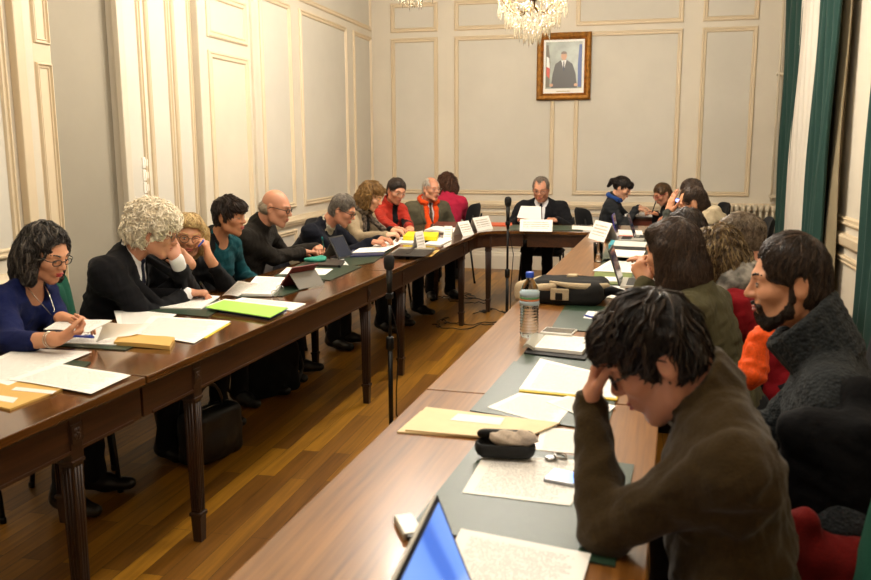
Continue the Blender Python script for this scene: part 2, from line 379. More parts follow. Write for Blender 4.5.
fig = MB()
fig.prism([(-.15, -.25), (-.13, -.08), (-.1, .03), (-.04, .07), (.04, .07), (.1, .03), (.14, -.08), (.16, -.25)], -.0, .0018, M=T(0, -.0181, 0, 0, PI/2), mi=0)
fig.prism([(-.03, .07), (.03, .07), (0, -.05)], .0, .0026, M=T(0, -.0181, 0, 0, PI/2), mi=1)
fig.prism([(-.006, .06), (.006, .06), (.009, -.04), (0, -.055), (-.009, -.04)], 0, .0034, M=T(0, -.0181, 0, 0, PI/2), mi=2)
fig.prism([(.035*math.cos(a*PI/8), .12+.047*math.sin(a*PI/8)) for a in range(16)], 0, .0026, M=T(0, -.0181, 0, 0, PI/2), mi=3)
fig.prism([(.037*math.cos(a*PI/8), .145+.03*math.sin(a*PI/8)) for a in range(9)], 0, .0031, M=T(0, -.0181, 0, 0, PI/2), mi=4)
for sx in (-1, 1): fig.prism([(sx*.145+.022*math.cos(a*PI/6), -.215+.018*math.sin(a*PI/6)) for a in range(12)], 0, .0026, M=T(0, -.0181, 0, 0, PI/2), mi=3)
fig.prism([(-.21, -.24), (-.21, .25), (-.185, .25), (-.16, .05), (-.17, -.24)], 0, .001, M=T(0, -.0181, 0, 0, PI/2), mi=5)
fig.prism([(-.205, -.1), (-.205, .0), (-.165, -.02), (-.168, -.14)], 0, .0014, M=T(0, -.0181, 0, 0, PI/2), mi=6)
fig.prism([(-.205, 0), (-.205, .12), (-.175, .1), (-.165, -.02)], 0, .0014, M=T(0, -.0181, 0, 0, PI/2), mi=1)
fig.prism([(.17, -.24), (.165, .02), (.18, .25), (.21, .25), (.21, -.24)], 0, .001, M=T(0, -.0181, 0, 0, PI/2), mi=7)
fig.build('printed_figure', [mat('print_suit', '#4a453f', .4), mat('print_white', '#e8e6e0', .4), mat('print_tie', '#3a3c48', .4), mat('print_skin', '#c99a78', .4), mat('print_hair', '#6b5a48', .4), mat('print_pole', '#6b6350', .4), mat('print_red', '#c8452c', .4), mat('print_blue', '#4a5d96', .4)], pf)
MB().box((-.08, -.0175, -.292), (.08, -.0141, -.284)).build('caption_line', mat('caption', '#b9a67c', .5), pf)

# chandeliers
M_CRY = mat('crystal', '#e9e0cc', .03, trans=.82, ior=1.5, spec=.8); M_BRZ = mat('bronze', '#5d4420', .35, metal=1)
M_FLM = mat('bulb_glow', '#fff0d0', .3, emit='#ffd9a0', es=45); M_CAN = mat('candle_sleeve', '#e7c96a', .5, emit='#ffcf80', es=.4)
def chandelier(loc, label, R=.255):
    ch = thing('chandelier', label, 'chandelier', loc, 0, None)   # loc = bottom pendant tip
    z0 = .16
    MB().tube([(0, 0, z0+.1), (0, 0, ZC-loc[2])], .008, 8).lathe([(.0, ZC-loc[2]-.09), (.05, ZC-loc[2]-.06), (.07, ZC-loc[2]-.01), (.07, ZC-loc[2])]).ball((0, 0, z0+.2), .04).ball((0, 0, z0+.45), .03).build('stem', M_BRZ, ch)
    rg = random.Random(3)
    for k in range(8):
        a = k*PI/4+.2; ca, sa = math.cos(a), math.sin(a); pts = []
        for i in range(12):
            u = i/11; r = R*u; z = z0+.16-.10*math.sin(PI*u*.95)+.09*u*u
            pts.append((r*ca, r*sa, z))
        MB().tube(pts, .006, 6).lathe([(.004, 0), (.03, .01), (.032, .016), (.006, .02)], M=T(R*ca, R*sa, pts[-1][2])).build('arm', M_BRZ, ch)
        c = MB().tube([(R*ca, R*sa, pts[-1][2]+.015), (R*ca, R*sa, pts[-1][2]+.09)], .011, 8).build('candle', M_CAN, ch)
        MB().lathe([(.002, 0), (.012, .012), (.013, .02), (.006, .04), (.001, .055)], M=T(R*ca, R*sa, pts[-1][2]+.09), n=10).build('bulb', M_FLM, ch)
    def drop(mb, p, s, L):
        mb.lathe([(.0005, -L), (s*.55, -L*.72), (s, -L*.4), (s*.6, -L*.12), (.0005, 0)], M=T(*p), n=6)
    # basket of beads and rings of pendants
    groups = [('bead_basket', []), ('pendant_ring', []), ('pendant_ring', []), ('bead_garland', [])]
    mb = MB()
    for j in range(7):
        for k in range(34):
            th = j/7*1.35; r = R*.78*math.cos(th)+.01; z = z0+.10-.13*math.sin(th)
            a = 2*PI*(k+.5*(j % 2))/34; q = bmesh.ops.create_icosphere(mb.bm, subdivisions=1, radius=.0085+.003*rg.random())
            for v in q['verts']: v.co += Vector((r*math.cos(a), r*math.sin(a), z+rg.uniform(-.006, .006)))
    mb.build('bead_basket', M_CRY, ch)['kind'] = 'stuff'
    cnt = 0; rest = MB(); dm = MB(); drop(dm, (0, 0, 0), .009, .085); first = None
    for rr, z, n, L in ((R*1.0, z0+.13, 26, 1), (R*.8, z0+.07, 26, 1.1), (R*.52, z0-.0, 20, 1.15), (R*.25, z0-.03, 12, 1.3), (R*.6, z0+.30, 24, 1), (R*.35, z0+.42, 16, 1)):
        for k in range(n):
            a = 2*PI*k/n; p = (rr*math.cos(a), rr*math.sin(a), z+rg.uniform(-.015, .015)); cnt += 1
            if cnt > 100: drop(rest, p, .009, .085*L)
            else:
                if first is None: first = o = dm.build('pendant', M_CRY, ch)
                else: o = first.copy(); C.objects.link(o); o.parent = ch
                o.location = p; o.scale = (1, 1, L*rg.uniform(.85, 1.1))
    rest.build('pendant_ring', M_CRY, ch)['kind'] = 'stuff'
    mb = MB()
    for k in range(8):
        a = k*PI/4+.2
        for i in range(14):
            u = i/13; r = R*(1-u)+.03*u; z = z0+.17+.33*u-.12*math.sin(PI*u)
            q = bmesh.ops.create_icosphere(mb.bm, subdivisions=1, radius=.009)
            for v in q['verts']: v.co += Vector((r*math.cos(a), r*math.sin(a), z))
            if i < 12:
                b = a+(u*.78); r2 = R*.98
                q = bmesh.ops.create_icosphere(mb.bm, subdivisions=1, radius=.008)
                for v in q['verts']: v.co += Vector((r2*math.cos(a+i/13*PI/4), r2*math.sin(a+i/13*PI/4), z0+.17-.06*math.sin(PI*i/13)))
    mb.build('bead_garland', M_CRY, ch)['kind'] = 'stuff'
    drop(mb2 := MB(), (0, 0, .11), .02, .1); mb2.build('finial_drop', M_CRY, ch)
    return ch
CH1 = tuple(PY(532, 47, 6.5)); CH2 = tuple(PY(412, 10, 5.45))
chandelier(CH1, 'crystal chandelier hanging in front of the gilt framed portrait')
chandelier((CH2[0], CH2[1], CH2[2]), 'crystal chandelier cut by top edge, left of the other one')
def lamp(loc, e, r=.16, col=(1, .935, .835)):
    l = bpy.data.lights.new('chandelier_or_fill_light', 'POINT'); l.energy = e; l.shadow_soft_size = r; l.color = col
    o = bpy.data.objects.new('chandelier_or_fill_light', l); C.objects.link(o); o.location = [float(v) for v in loc]
# ------------------------------------------------------------------ implicit surface modelling for people and soft things
def A(*v): return np.array(v if len(v) > 1 else v[0], dtype=float)
def nrm(v): v = np.asarray(v, float); return v/max(np.linalg.norm(v), 1e-9)
class Field:
    def __init__(s, lo, hi, h):
        s.lo = np.asarray(lo, float); s.h = h; s.n = (np.ceil((np.asarray(hi)-s.lo)/h)+1).astype(int)
        s.F = np.full(s.n, .3, np.float32)
    def _sub(s, lo, hi):
        a = np.clip(np.floor((lo-s.lo)/s.h).astype(int), 0, s.n); b = np.clip(np.ceil((hi-s.lo)/s.h).astype(int)+1, 0, s.n)
        if (b <= a).any(): return None, None
        sl = tuple(slice(i, j) for i, j in zip(a, b))
        g = [(s.lo[i]+s.h*np.arange(a[i], b[i])).astype(np.float32).reshape([-1 if k == i else 1 for k in range(3)]) for i in range(3)]
        return sl, g
    def _op(s, sl, d, k, mode):
        f = s.F[sl]
        if mode == 'sub': f2 = -f; 
        if mode == 'add':
            if k > 0: h = np.maximum(k-np.abs(f-d), 0)/k; s.F[sl] = np.minimum(f, d)-h*h*k*.25
            else: s.F[sl] = np.minimum(f, d)
        else:
            d = -d
            if k > 0: h = np.maximum(k-np.abs(f-d), 0)/k; s.F[sl] = np.maximum(f, d)+h*h*k*.25
            else: s.F[sl] = np.maximum(f, d)
    def cone(s, a, b, r1, r2=None, k=.02, flat=None, fs=1., mode='add'):
        """tapered capsule; flat = axis along which the section is squashed by fs"""
        a = np.asarray(a, float); b = np.asarray(b, float); r2 = r1 if r2 is None else r2; R = max(r1, r2)*max(1, fs)+k+2*s.h+.01
        sl, g = s._sub(np.minimum(a, b)-R, np.maximum(a, b)+R)
        if sl is None: return
        x, y, z = g[0]-a[0], g[1]-a[1], g[2]-a[2]; ba = b-a
        if flat is not None:
            n = nrm(flat); ba = ba-n*np.dot(ba, n)*(1-1/fs); pn = (x*n[0]+y*n[1]+z*n[2])*(1-1/fs); x, y, z = x-pn*n[0], y-pn*n[1], z-pn*n[2]
        L = max(np.dot(ba, ba), 1e-12); t = np.clip((x*ba[0]+y*ba[1]+z*ba[2])/L, 0, 1)
        d = np.sqrt((x-t*ba[0])**2+(y-t*ba[1])**2+(z-t*ba[2])**2)-(r1+(r2-r1)*t)
        if flat is not None: d = d*min(1., (1+fs)/2)
        s._op(sl, d, k, mode)
    def ell(s, c, r, Rm=None, k=.02, mode='add'):
        c = np.asarray(c, float); r = np.asarray(r if hasattr(r, '__len__') else (r, r, r), float); Rm = np.eye(3) if Rm is None else Rm
        R = np.abs(Rm) @ r+k+2*s.h+.01; sl, g = s._sub(c-R, c+R)
        if sl is None: return
        x, y, z = g[0]-c[0], g[1]-c[1], g[2]-c[2]
        q = [x*Rm[0, i]+y*Rm[1, i]+z*Rm[2, i] for i in range(3)]
        k0 = np.sqrt(sum((q[i]/r[i])**2 for i in range(3))); k1 = np.sqrt(sum((q[i]/r[i]**2)**2 for i in range(3)))
        s._op(sl, k0*(k0-1)/np.maximum(k1, 1e-6), k, mode)
    def box(s, c, r, Rm=None, rad=.01, k=.02, mode='add'):
        c = np.asarray(c, float); r = np.asarray(r, float); Rm = np.eye(3) if Rm is None else Rm
        R = np.abs(Rm) @ r+k+2*s.h+.01; sl, g = s._sub(c-R, c+R)
        if sl is None: return
        x, y, z = g[0]-c[0], g[1]-c[1], g[2]-c[2]
        q = [np.abs(x*Rm[0, i]+y*Rm[1, i]+z*Rm[2, i])-(r[i]-rad) for i in range(3)]
        d = np.sqrt(sum(np.maximum(v, 0)**2 for v in q))+np.minimum(np.maximum(np.maximum(q[0], q[1]), q[2]), 0)-rad
        s._op(sl, d, k, mode)
    def plane_cut(s, p, n):
        g = [(s.lo[i]+s.h*np.arange(s.n[i])).astype(np.float32).reshape([-1 if k == i else 1 for k in range(3)]) for i in range(3)]
        d = (g[0]-p[0])*n[0]+(g[1]-p[1])*n[1]+(g[2]-p[2])*n[2]; s.F = np.maximum(s.F, d.astype(np.float32))
    def displace(s, amp, f, seed=0, warp=1.0, aniso=(1, 1, 1), ridged=False):
        rs = np.random.RandomState(seed)
        g = [(s.lo[i]+s.h*np.arange(s.n[i])).astype(np.float32).reshape([-1 if k == i else 1 for k in range(3)]) for i in range(3)]
        tot = 0
        for o in range(4):
            d = rs.normal(size=3); d /= np.linalg.norm(d); d *= np.array(aniso); e = rs.normal(size=3); e /= np.linalg.norm(e)
            ff = f*(1+.7*o); ph = rs.rand(2)*6.28
            w = np.sin((g[0]*e[0]+g[1]*e[1]+g[2]*e[2])*ff*.6+ph[0])*warp*1.4
            v = np.sin((g[0]*d[0]+g[1]*d[1]+g[2]*d[2])*ff+w+ph[1])
            if ridged: v = 1-2*np.abs(v)
            tot = tot+v/(1+.35*o)
        s.F += (amp*.45*tot).astype(np.float32)
    def sample(s, p):
        q = np.clip(((p-s.lo)/s.h), 0, s.n-1.001); i = q.astype(int); f = q-i; r = 0
        for dx in (0, 1):
            for dy in (0, 1):
                for dz in (0, 1):
                    w = (f[:, 0] if dx else 1-f[:, 0])*(f[:, 1] if dy else 1-f[:, 1])*(f[:, 2] if dz else 1-f[:, 2])
                    r = r+w*s.F[i[:, 0]+dx, i[:, 1]+dy, i[:, 2]+dz]
        return r
    def grad(s, p):
        e = s.h; return np.stack([s.sample(p+np.eye(3)[i]*e)-s.sample(p-np.eye(3)[i]*e) for i in range(3)], 1)
    def mesh(s):
        F = s.F.copy()
        F[0] = F[-1] = .1; F[:, 0] = F[:, -1] = .1; F[:, :, 0] = F[:, :, -1] = .1
        S = F < 0; nx, ny, nz = np.array(F.shape)-1
        cnt = np.zeros((nx, ny, nz), np.int8)
        for a in (0, 1):
            for b in (0, 1):
                for c in (0, 1): cnt += S[a:nx+a, b:ny+b, c:nz+c]
        idx = np.argwhere((cnt > 0) & (cnt < 8)); N = len(idx); acc = np.zeros((N, 3)); num = np.zeros(N)
        for a0, a1 in [((a, b, c), tuple(v+(1 if i == ax else 0) for i, v in enumerate((a, b, c)))) for ax in range(3) for a in (0, 1) for b in (0, 1) for c in (0, 1) if (a, b, c)[ax] == 0]:
            f0 = F[idx[:, 0]+a0[0], idx[:, 1]+a0[1], idx[:, 2]+a0[2]]; f1 = F[idx[:, 0]+a1[0], idx[:, 1]+a1[1], idx[:, 2]+a1[2]]
            m = (f0 < 0) != (f1 < 0); t = np.where(m, f0/np.where(m, f0-f1, 1), 0)
            pt = np.array(a0)[None]+t[:, None]*(np.array(a1)-np.array(a0))[None]
            acc += pt*m[:, None]; num += m
        V = s.lo+s.h*(idx+acc/num[:, None]); vid = np.full((nx, ny, nz), -1, np.int64); vid[idx[:, 0], idx[:, 1], idx[:, 2]] = np.arange(N)
        Q = []
        for ax in range(3):
            sa = [slice(1, n) for n in (nx, ny, nz)]; sb = list(sa); sa[ax] = slice(0, (nx, ny, nz)[ax]); sb[ax] = slice(1, (nx, ny, nz)[ax]+1)
            s0, s1 = S[tuple(sa)], S[tuple(sb)]; e = np.argwhere(s0 != s1)
            if not len(e): continue
            pos = e.copy(); o = [i for i in range(3) if i != ax]; pos[:, o[0]] += 1; pos[:, o[1]] += 1
            inside = s0[e[:, 0], e[:, 1], e[:, 2]]
            def vv(d0, d1):
                q = pos.copy(); q[:, o[0]] += d0; q[:, o[1]] += d1; return vid[q[:, 0], q[:, 1], q[:, 2]]
            q = np.stack([vv(-1, -1), vv(0, -1), vv(0, 0), vv(-1, 0)], 1)
            flip = inside if ax != 1 else ~inside
            q[~flip] = q[~flip][:, ::-1]; Q.append(q)
        return V, np.concatenate(Q)
def basis(fwd, up=(0, 0, 1), roll=0):
    """columns: right, forward, up"""
    f = nrm(fwd); r = nrm(np.cross(f, up)); u = np.cross(r, f)
    if roll: c, s_ = math.cos(roll), math.sin(roll); r, u = c*r+s_*u, -s_*r+c*u
    return np.stack([r, f, u], 1)
def merge(parts):
    V, F, MI, n = [], [], [], 0
    for v, f, m in parts:
        V.append(v); F.append(f+n); MI.append(np.full(len(f), m)); n += len(v)
    return np.concatenate(V), np.concatenate(F), np.concatenate(MI)
def sphere_q(c, r, Rm=None, nu=12, nv=8):
    r = np.asarray(r if hasattr(r, '__len__') else (r, r, r), float); Rm = np.eye(3) if Rm is None else Rm
    u = np.linspace(0, 2*PI, nu, endpoint=False); v = np.linspace(.02, PI-.02, nv+1)
    X = np.stack([np.outer(np.sin(v), np.cos(u))*r[0], np.outer(np.sin(v), np.sin(u))*r[1], np.outer(np.cos(v), np.ones(nu))*r[2]], -1).reshape(-1, 3)
    f = [[j*nu+i, (j+1)*nu+i, (j+1)*nu+(i+1) % nu, j*nu+(i+1) % nu] for j in range(nv) for i in range(nu)]
    return X @ Rm.T+np.asarray(c), np.array(f)
def strands(Fd, V, N, flow, step, nseg, rad, seed, jitter=.35, off=.0015, curl=0, lift=0.0):
    """hair locks as thin tapered prisms that follow the hair surface"""
    rs = np.random.RandomState(seed); p = V[rs.randint(len(V), size=N)]+rs.normal(size=(N, 3))*.002; pts = []
    jit = rs.normal(size=(N, 3))*jitter; ph = rs.rand(N)*6.28; fq = .8+rs.rand(N)*.8; L = .6+.8*rs.rand(N)
    for k in range(nseg+1):
        g = Fd.grad(p); g /= np.maximum(np.linalg.norm(g, axis=1, keepdims=True), 1e-6)
        d = Fd.sample(p); p = p-g*(d-off-lift*k/nseg)[:, None]; pts.append(p.copy())
        w = flow(p)+jit
        if curl: w = w+curl*np.stack([np.sin(ph+k*1.3*fq), np.cos(ph+k*1.3*fq), np.sin(ph*2+k*fq)], 1)
        w = w-g*np.sum(w*g, 1, keepdims=True)*.9; w /= np.maximum(np.linalg.norm(w, axis=1, keepdims=True), 1e-6)
        p = p+w*step*L[:, None]
    pts = np.stack(pts, 1); K = nseg+1; t = np.gradient(pts, axis=1); t /= np.maximum(np.linalg.norm(t, axis=2, keepdims=True), 1e-9)
    ref = np.tile(np.array([.3, .5, .81]), (N, K, 1)); u = np.cross(t, ref); u /= np.maximum(np.linalg.norm(u, axis=2, keepdims=True), 1e-9); w = np.cross(t, u)
    rr = rad*(1-.85*(np.arange(K)/(K-1))**2)[None, :, None]
    R3 = [pts+(u*math.cos(a)+w*math.sin(a))*rr for a in (0, 2*PI/3, 4*PI/3)]
    VV = np.stack(R3, 2).reshape(-1, 3); base = (np.arange(N)*K*3)[:, None, None]+(np.arange(K-1)*3)[None, :, None]
    i = np.arange(3)[None, None]; j = (np.arange(3)+1) % 3; j = j[None, None]
    Fq = np.stack([base+i, base+j, base+3+j, base+3+i], -1).reshape(-1, 4)
    return VV, Fq

FING = ((.034, .0085), (.012, .0088), (-.010, .0084), (-.030, .0074))       # sideways offset, radius
FLEN = ((.036, .024, .020), (.040, .028, .022), (.038, .026, .021), (.030, .020, .018))
HP = {  # joint angles per finger (mcp, pip, dip), thumb (outward, close)
 'flat': ([(.12, .15, .1)]*4, (.75, .15)), 'relax': ([(.35, .5, .3), (.42, .55, .3), (.5, .6, .35), (.55, .65, .4)], (.7, .35)),
 'hold': ([(.75, .85, .45), (.85, .9, .5), (.9, .95, .5), (.95, 1., .5)], (.55, .9)),
 'fist': ([(1.1, 1.4, .8)]*4, (.5, 1.0)), 'pen': ([(.75, .75, .3), (.85, .9, .45), (1.0, 1.15, .6), (1.05, 1.2, .7)], (.5, .8)),
 'brow': ([(.5, .35, .2), (.6, .5, .3), (.85, .9, .5), (1.0, 1.1, .6)], (.55, .55)),
 'pinch': ([(.8, .7, .5), (1.0, 1.0, .5), (1.1, 1.1, .6), (1.15, 1.2, .6)], (.5, .95))}
def hand(Fd, w, d, n, side, pose, sc=1.0):
    """w wrist, d finger direction, n palm normal (out of the palm), side +1: thumb on  n x d  side"""
    d = nrm(d); n = nrm(A(n)-d*np.dot(n, d)); s = np.cross(d, n)*side; ang, th = HP[pose]
    f = lambda x, y, z: w+(s*x+d*y+n*z)*sc
    Fd.cone(f(0, -.006, 0), f(.0, .02, 0), .027*sc, .026*sc, .012, flat=n, fs=.75)
    Fd.cone(f(.014, .02, 0), f(.026, .082, 0), .020*sc, .0145*sc, .012, flat=n, fs=.7)
    Fd.cone(f(-.008, .02, 0), f(-.002, .084, 0), .021*sc, .0145*sc, .012, flat=n, fs=.7)
    Fd.cone(f(-.014, .02, 0), f(-.024, .078, 0), .018*sc, .0135*sc, .012, flat=n, fs=.7)
    for (ox, r), L, an in zip(FING, FLEN, ang):
        p = f(ox*.86, .083-abs(ox-.01)*.22, 0); a = 0; dd = d+s*(ox*1.6)
        for k in range(3):
            a += an[k]; v = nrm(dd*math.cos(a)+n*math.sin(a)); q = p+v*L[k]*sc
            Fd.cone(p, q, r*sc*(1-.08*k), r*sc*(.92-.1*k), .0035 if k else .008); p = q
    p = f(.026, .016, .006); v = nrm(s*math.sin(th[0])+d*math.cos(th[0])+n*th[1]*.4); q = p+v*.042*sc; Fd.cone(p, q, .0145*sc, .0112*sc, .012)
    v = nrm(v*(1-.3*th[1])+d*.35+n*th[1]*.35-s*.4*th[1]); p2 = q+v*.032*sc; Fd.cone(q, p2, .0108*sc, .0095*sc, .004)
    v = nrm(v-s*.3*th[1]+d*.2); Fd.cone(p2, p2+v*.024*sc, .0095*sc, .0078*sc, .003)
def ik(sh, wr, l1, l2, hint):
    v = wr-sh; D = np.linalg.norm(v)
    if D > (l1+l2)*.995: wr = sh+v/D*(l1+l2)*.995; v = wr-sh; D = np.linalg.norm(v)
    a = (l1*l1-l2*l2+D*D)/(2*D); hh = math.sqrt(max(l1*l1-a*a, 1e-6)); u = v/D; h = nrm(A(hint)-u*np.dot(hint, u))
    return sh+u*a+h*hh, wr

def head_field(Fd, B, c, s, fem=False, jaw=1.0, cb=1.0, full=1.0):
    """B basis right/fwd/up, c centre between the ears, s scale"""
    f = lambda x, y, z: c+B @ (A(x, y, z)*s)
    E = lambda p, r, k=.012, mode='add': Fd.ell(f(*p), A(*r)*s, B, k*s, mode)
    E((0, .076-.089*cb, .034), (.075*full, .089*cb, .085)); E((0, .022, .012), (.066, .074, .078), .02)
    E((0, .03, -.045), (.052*jaw*full, .058, .062), .03)
    for sx in (-1, 1):
        Fd.cone(f(sx*.056*jaw, -.002, -.035), f(sx*.047*jaw, .012, -.066), .02*s, .018*s, .02*s)
        Fd.cone(f(sx*.047*jaw, .012, -.066), f(sx*.014, .066, -.097*(1 if not fem else .97)), .018*s, .017*s, .022*s)
        Fd.ell(f(sx*.042, .062, -.018), A(.024, .024, .02)*s*full, B, .02*s)             # cheekbone
        Fd.cone(f(sx*.012, .087, .027), f(sx*.048, .072, .026), .010*s, .009*s, .014*s)   # brow
    Fd.cone(f(0, .068, -.098), f(0, .066, -.092), .017*s, .017*s, .014*s)
    for sx in (-1, 1):
        Fd.ell(f(sx*.031, .099, .006), A(.018, .016, .0125)*s, B, .012*s, 'sub')         # eye socket
        Fd.ell(f(sx*.031, .0765, .005), A(.0145, .0135, .0125)*s, B, .004*s)             # lids
    Fd.cone(f(0, .088, .018), f(0, .111, -.020), .0085*s, .0105*s, .010*s)
    for sx in (-1, 1): Fd.ell(f(sx*.0115, .1, -.024), A(.008, .011, .008)*s, B, .006*s)
    Fd.ell(f(0, .107, -.022), A(.0105, .0105, .009)*s, B, .006*s)
    Fd.ell(f(0, .083, -.056), A(.026, .018, .02)*s, B, .014*s)                           # mouth mound
    Fd.ell(f(0, .1045, -.0575), A(.024, .008, .0022)*s, B, .004*s, 'sub')
    for sx in (-1, 1):                                                                   # ears
        Fd.ell(f(sx*.077*full, -.012, -.002), A(.009, .019, .033)*s, basis(B @ A(sx*.25, 1, .12), B[:, 2]), .006*s)
        Fd.ell(f(sx*.088*full, -.006, .002), A(.007, .011, .019)*s, B, .005*s, 'sub')
def face_bits(B, c, s, look=0.0, lips='lip', iris='iris', open_=1.0):
    """eyeballs, irises, lips: (verts, faces, material slot)"""
    out = []; f = lambda x, y, z: c+B @ (A(x, y, z)*s)
    for sx in (-1, 1):
        out.append((*sphere_q(f(sx*.031, .0785, .0045), A(.0128, .0128, .0068*open_)*s, B), 1))
        out.append((*sphere_q(f(sx*.031, .0868, .0040-look*.003), A(.0055, .0055, .0055*open_)*s, B), 2))
        out.append((*sphere_q(f(sx*.031, .0868, .0105*open_), A(.0135, .0055, .0016)*s, B), 4))
    out.append((*sphere_q(f(0, .0975, -.0525), A(.0215, .0085, .0045)*s, B), 3)); out.append((*sphere_q(f(0, .0965, -.0625), A(.0185, .009, .0055)*s, B), 3))
    return out
def brow_bits(B, c, s, thick=1.0):
    out = []; f = lambda x, y, z: c+B @ (A(x, y, z)*s)
    for sx in (-1, 1):
        for k in range(5):
            u = k/4; out.append((*sphere_q(f(sx*(.016+.033*u), .0955-.017*u*u-.002*u, .0285+.005*math.sin(u*2.6)), A(.0075, .0035, .0032*thick)*s, B, 8, 5), 0))
    return out
M_EYE = mat('eye_white', '#e8e0d8', .25); M_IRIS = mat('iris_dark', '#2a1a10', .15); M_LIP = mat('lips', '#a8564a', .45); M_LIPR = mat('lips_red', '#a8342f', .4)
M_LASH = mat('lash', '#20140e', .6); M_GLS = mat('lens_glass', '#ffffff', .02, trans=1, ior=1.15, spec=.4)
M_SHOE = mat('shoe_leather', '#15110e', .35); M_TROU = cloth('trouser_dark', '#17171b', 300, .15, .1)
def hair_style(hf, B, c, s, st, cb=1.0):
    f = lambda x, y, z: c+B @ (A(x, y, z)*s)
    E = lambda p, r, k=.015, mode='add': hf.ell(f(*p), A(*r)*s, B, k*s, mode)
    if st in ('short', 'shortf', 'receding', 'thin', 'crew'):
        t = {'short': .008, 'shortf': .014, 'receding': .005, 'thin': .004, 'crew': .006}[st]
        E((0, .076-.090*cb, .036), (.075+t, .090*cb+t, .085+t)); E((0, -.042+.1*(1-cb), -.02), (.064+t, .060*cb+t, .066))
        if st == 'shortf': E((0, .045, .088), (.06, .045, .03)); E((0, -.06, .03), (.075, .06, .07))
        # face opening
        hl = {'short': .066, 'shortf': .052, 'receding': .082, 'thin': .085, 'crew': .079}[st]
        hf.box(f(0, .155, hl-.10), A(.075, .085, .10)*s, B, .02*s, .02*s, 'sub')
        hf.box(f(0, .138, -.040), A(.12, .13, .085)*s, basis(B @ A(0, 1, .35), B[:, 2]), .02*s, .015*s, 'sub')
        hf.box(f(0, 0, -.15), A(.2, .2, .075)*s, B, .02*s, .02*s, 'sub')
        for sx in (-1, 1): hf.ell(f(sx*.085, -.008, -.008), A(.025, .024, .036)*s, B, .01*s, 'sub')
        if st in ('receding', 'thin'):
            for sx in (-1, 1): hf.ell(f(sx*.045, .085, .095), A(.03, .055, .04)*s, B, .02*s, 'sub')
        if st == 'thin': hf.ell(f(0, .03, .14), A(.06, .09, .045)*s, B, .02*s, 'sub')
    elif st == 'bald':
        E((0, -.026, -.008), (.0775, .081, .052)); hf.box(f(0, .10, 0), A(.2, .10, .2)*s, B, .02*s, .01*s, 'sub')
        hf.box(f(0, 0, -.14), A(.2, .2, .075)*s, B, .02*s, .02*s, 'sub')
        for sx in (-1, 1): hf.ell(f(sx*.085, -.008, -.008), A(.025, .022, .034)*s, B, .008*s, 'sub')
    elif st == 'curly':
        E((0, -.02, .055), (.112, .122, .098)); E((0, -.06, .0), (.105, .082, .09)); E((.0, .045, .085), (.085, .05, .045))
        hf.box(f(0, .17, -.055), A(.075, .105, .11)*s, B, .03*s, .02*s, 'sub'); hf.box(f(0, 0, -.16), A(.2, .2, .075)*s, B, .02*s, .02*s, 'sub')
        for sx in (-1, 1): hf.ell(f(sx*.10, .01, -.025), A(.035, .032, .045)*s, B, .015*s, 'sub')
    elif st in ('bob', 'longbob', 'bangs', 'wavy', 'sidebob'):
        E((0, -.016, .036), (.084, .100, .095))
        zb = {'bob': -.075, 'longbob': -.13, 'bangs': -.05, 'wavy': -.085, 'sidebob': -.10}[st]; w = {'bob': .088, 'longbob': .084, 'bangs': .08, 'wavy': .098, 'sidebob': .092}[st]
        E((0, -.055, zb*.55), (w, .075, .09-zb*.3), .03)
        for sx in (-1, 1): hf.cone(f(sx*w*.86, -.01, .02), f(sx*w*.80, .018, zb), .034*s, .026*s, .03*s)
        if st == 'longbob': E((0, -.06, -.09), (.088, .055, .07), .03)
        if st != 'sidebob': E((0, .045, .078), (.068, .045, .036), .02)
        hf.box(f(0, .165, {'bangs': -.07, 'sidebob': -.042}.get(st, -.055)), A(.058, .11, .125 if st not in ('bangs',) else .12)*s, B, .03*s, .02*s, 'sub')
        hf.cone(f(0, .03, -.2), f(0, .04, -.02), .062*s, .05*s, .02*s, mode='sub')
    elif st == 'pony':
        E((0, -.02, .038), (.083, .104, .093)); E((0, .075, .06), (.06, .028, .045)); hf.cone(f(0, -.10, .05), f(0, -.135, .02), .022*s, .026*s, .02*s); hf.cone(f(0, -.135, .02), f(0, -.15, -.05), .024*s, .012*s, .02*s)
        hf.box(f(0, .165, -.08), A(.058, .11, .125)*s, B, .03*s, .02*s, 'sub'); hf.box(f(0, 0, -.15), A(.2, .2, .075)*s, B, .02*s, .02*s, 'sub')
        for sx in (-1, 1): hf.ell(f(sx*.085, -.008, -.008), A(.02, .02, .03)*s, B, .01*s, 'sub')
    elif st == 'mop':    # thick tousled short hair
        E((0, .086-.100*cb, .042), (.084, .100*cb, .094)); E((0, -.040+.1*(1-cb), -.01), (.076, .060*cb, .060)); E((0, .058, .07), (.068, .050, .040))
        hf.box(f(0, .165, -.055), A(.068, .105, .100)*s, B, .03*s, .02*s, 'sub'); hf.box(f(0, .05, -.13), A(.2, .12, .085)*s, B, .02*s, .02*s, 'sub')
        hf.box(f(0, 0, -.165), A(.2, .2, .08)*s, basis(B @ A(0, 1, -.25), B[:, 2]), .02*s, .02*s, 'sub')
        for sx in (-1, 1): hf.ell(f(sx*.095, -.008, -.012), A(.036, .032, .042)*s, B, .012*s, 'sub')
HAIRN = {'short': (.0015, 110), 'shortf': (.004, 75), 'receding': (.002, 120), 'thin': (.002, 120), 'crew': (.002, 130), 'bald': (.001, 120), 'curly': (.009, 70),
         'bob': (.004, 60), 'longbob': (.002, 45), 'bangs': (.004, 60), 'wavy': (.008, 60), 'sidebob': (.006, 48), 'pony': (.002, 60), 'mop': (.005, 60)}
def surf(F, p, d, n=160, st=.0025):
    p = np.asarray(p, float); d = nrm(d); q = p[None]+np.arange(n)[:, None]*st*d[None]; v = F.sample(q); i = np.argmax(v < 0)
    return q[i] if v[i] < 0 else p
def V3(a): return A(*a)

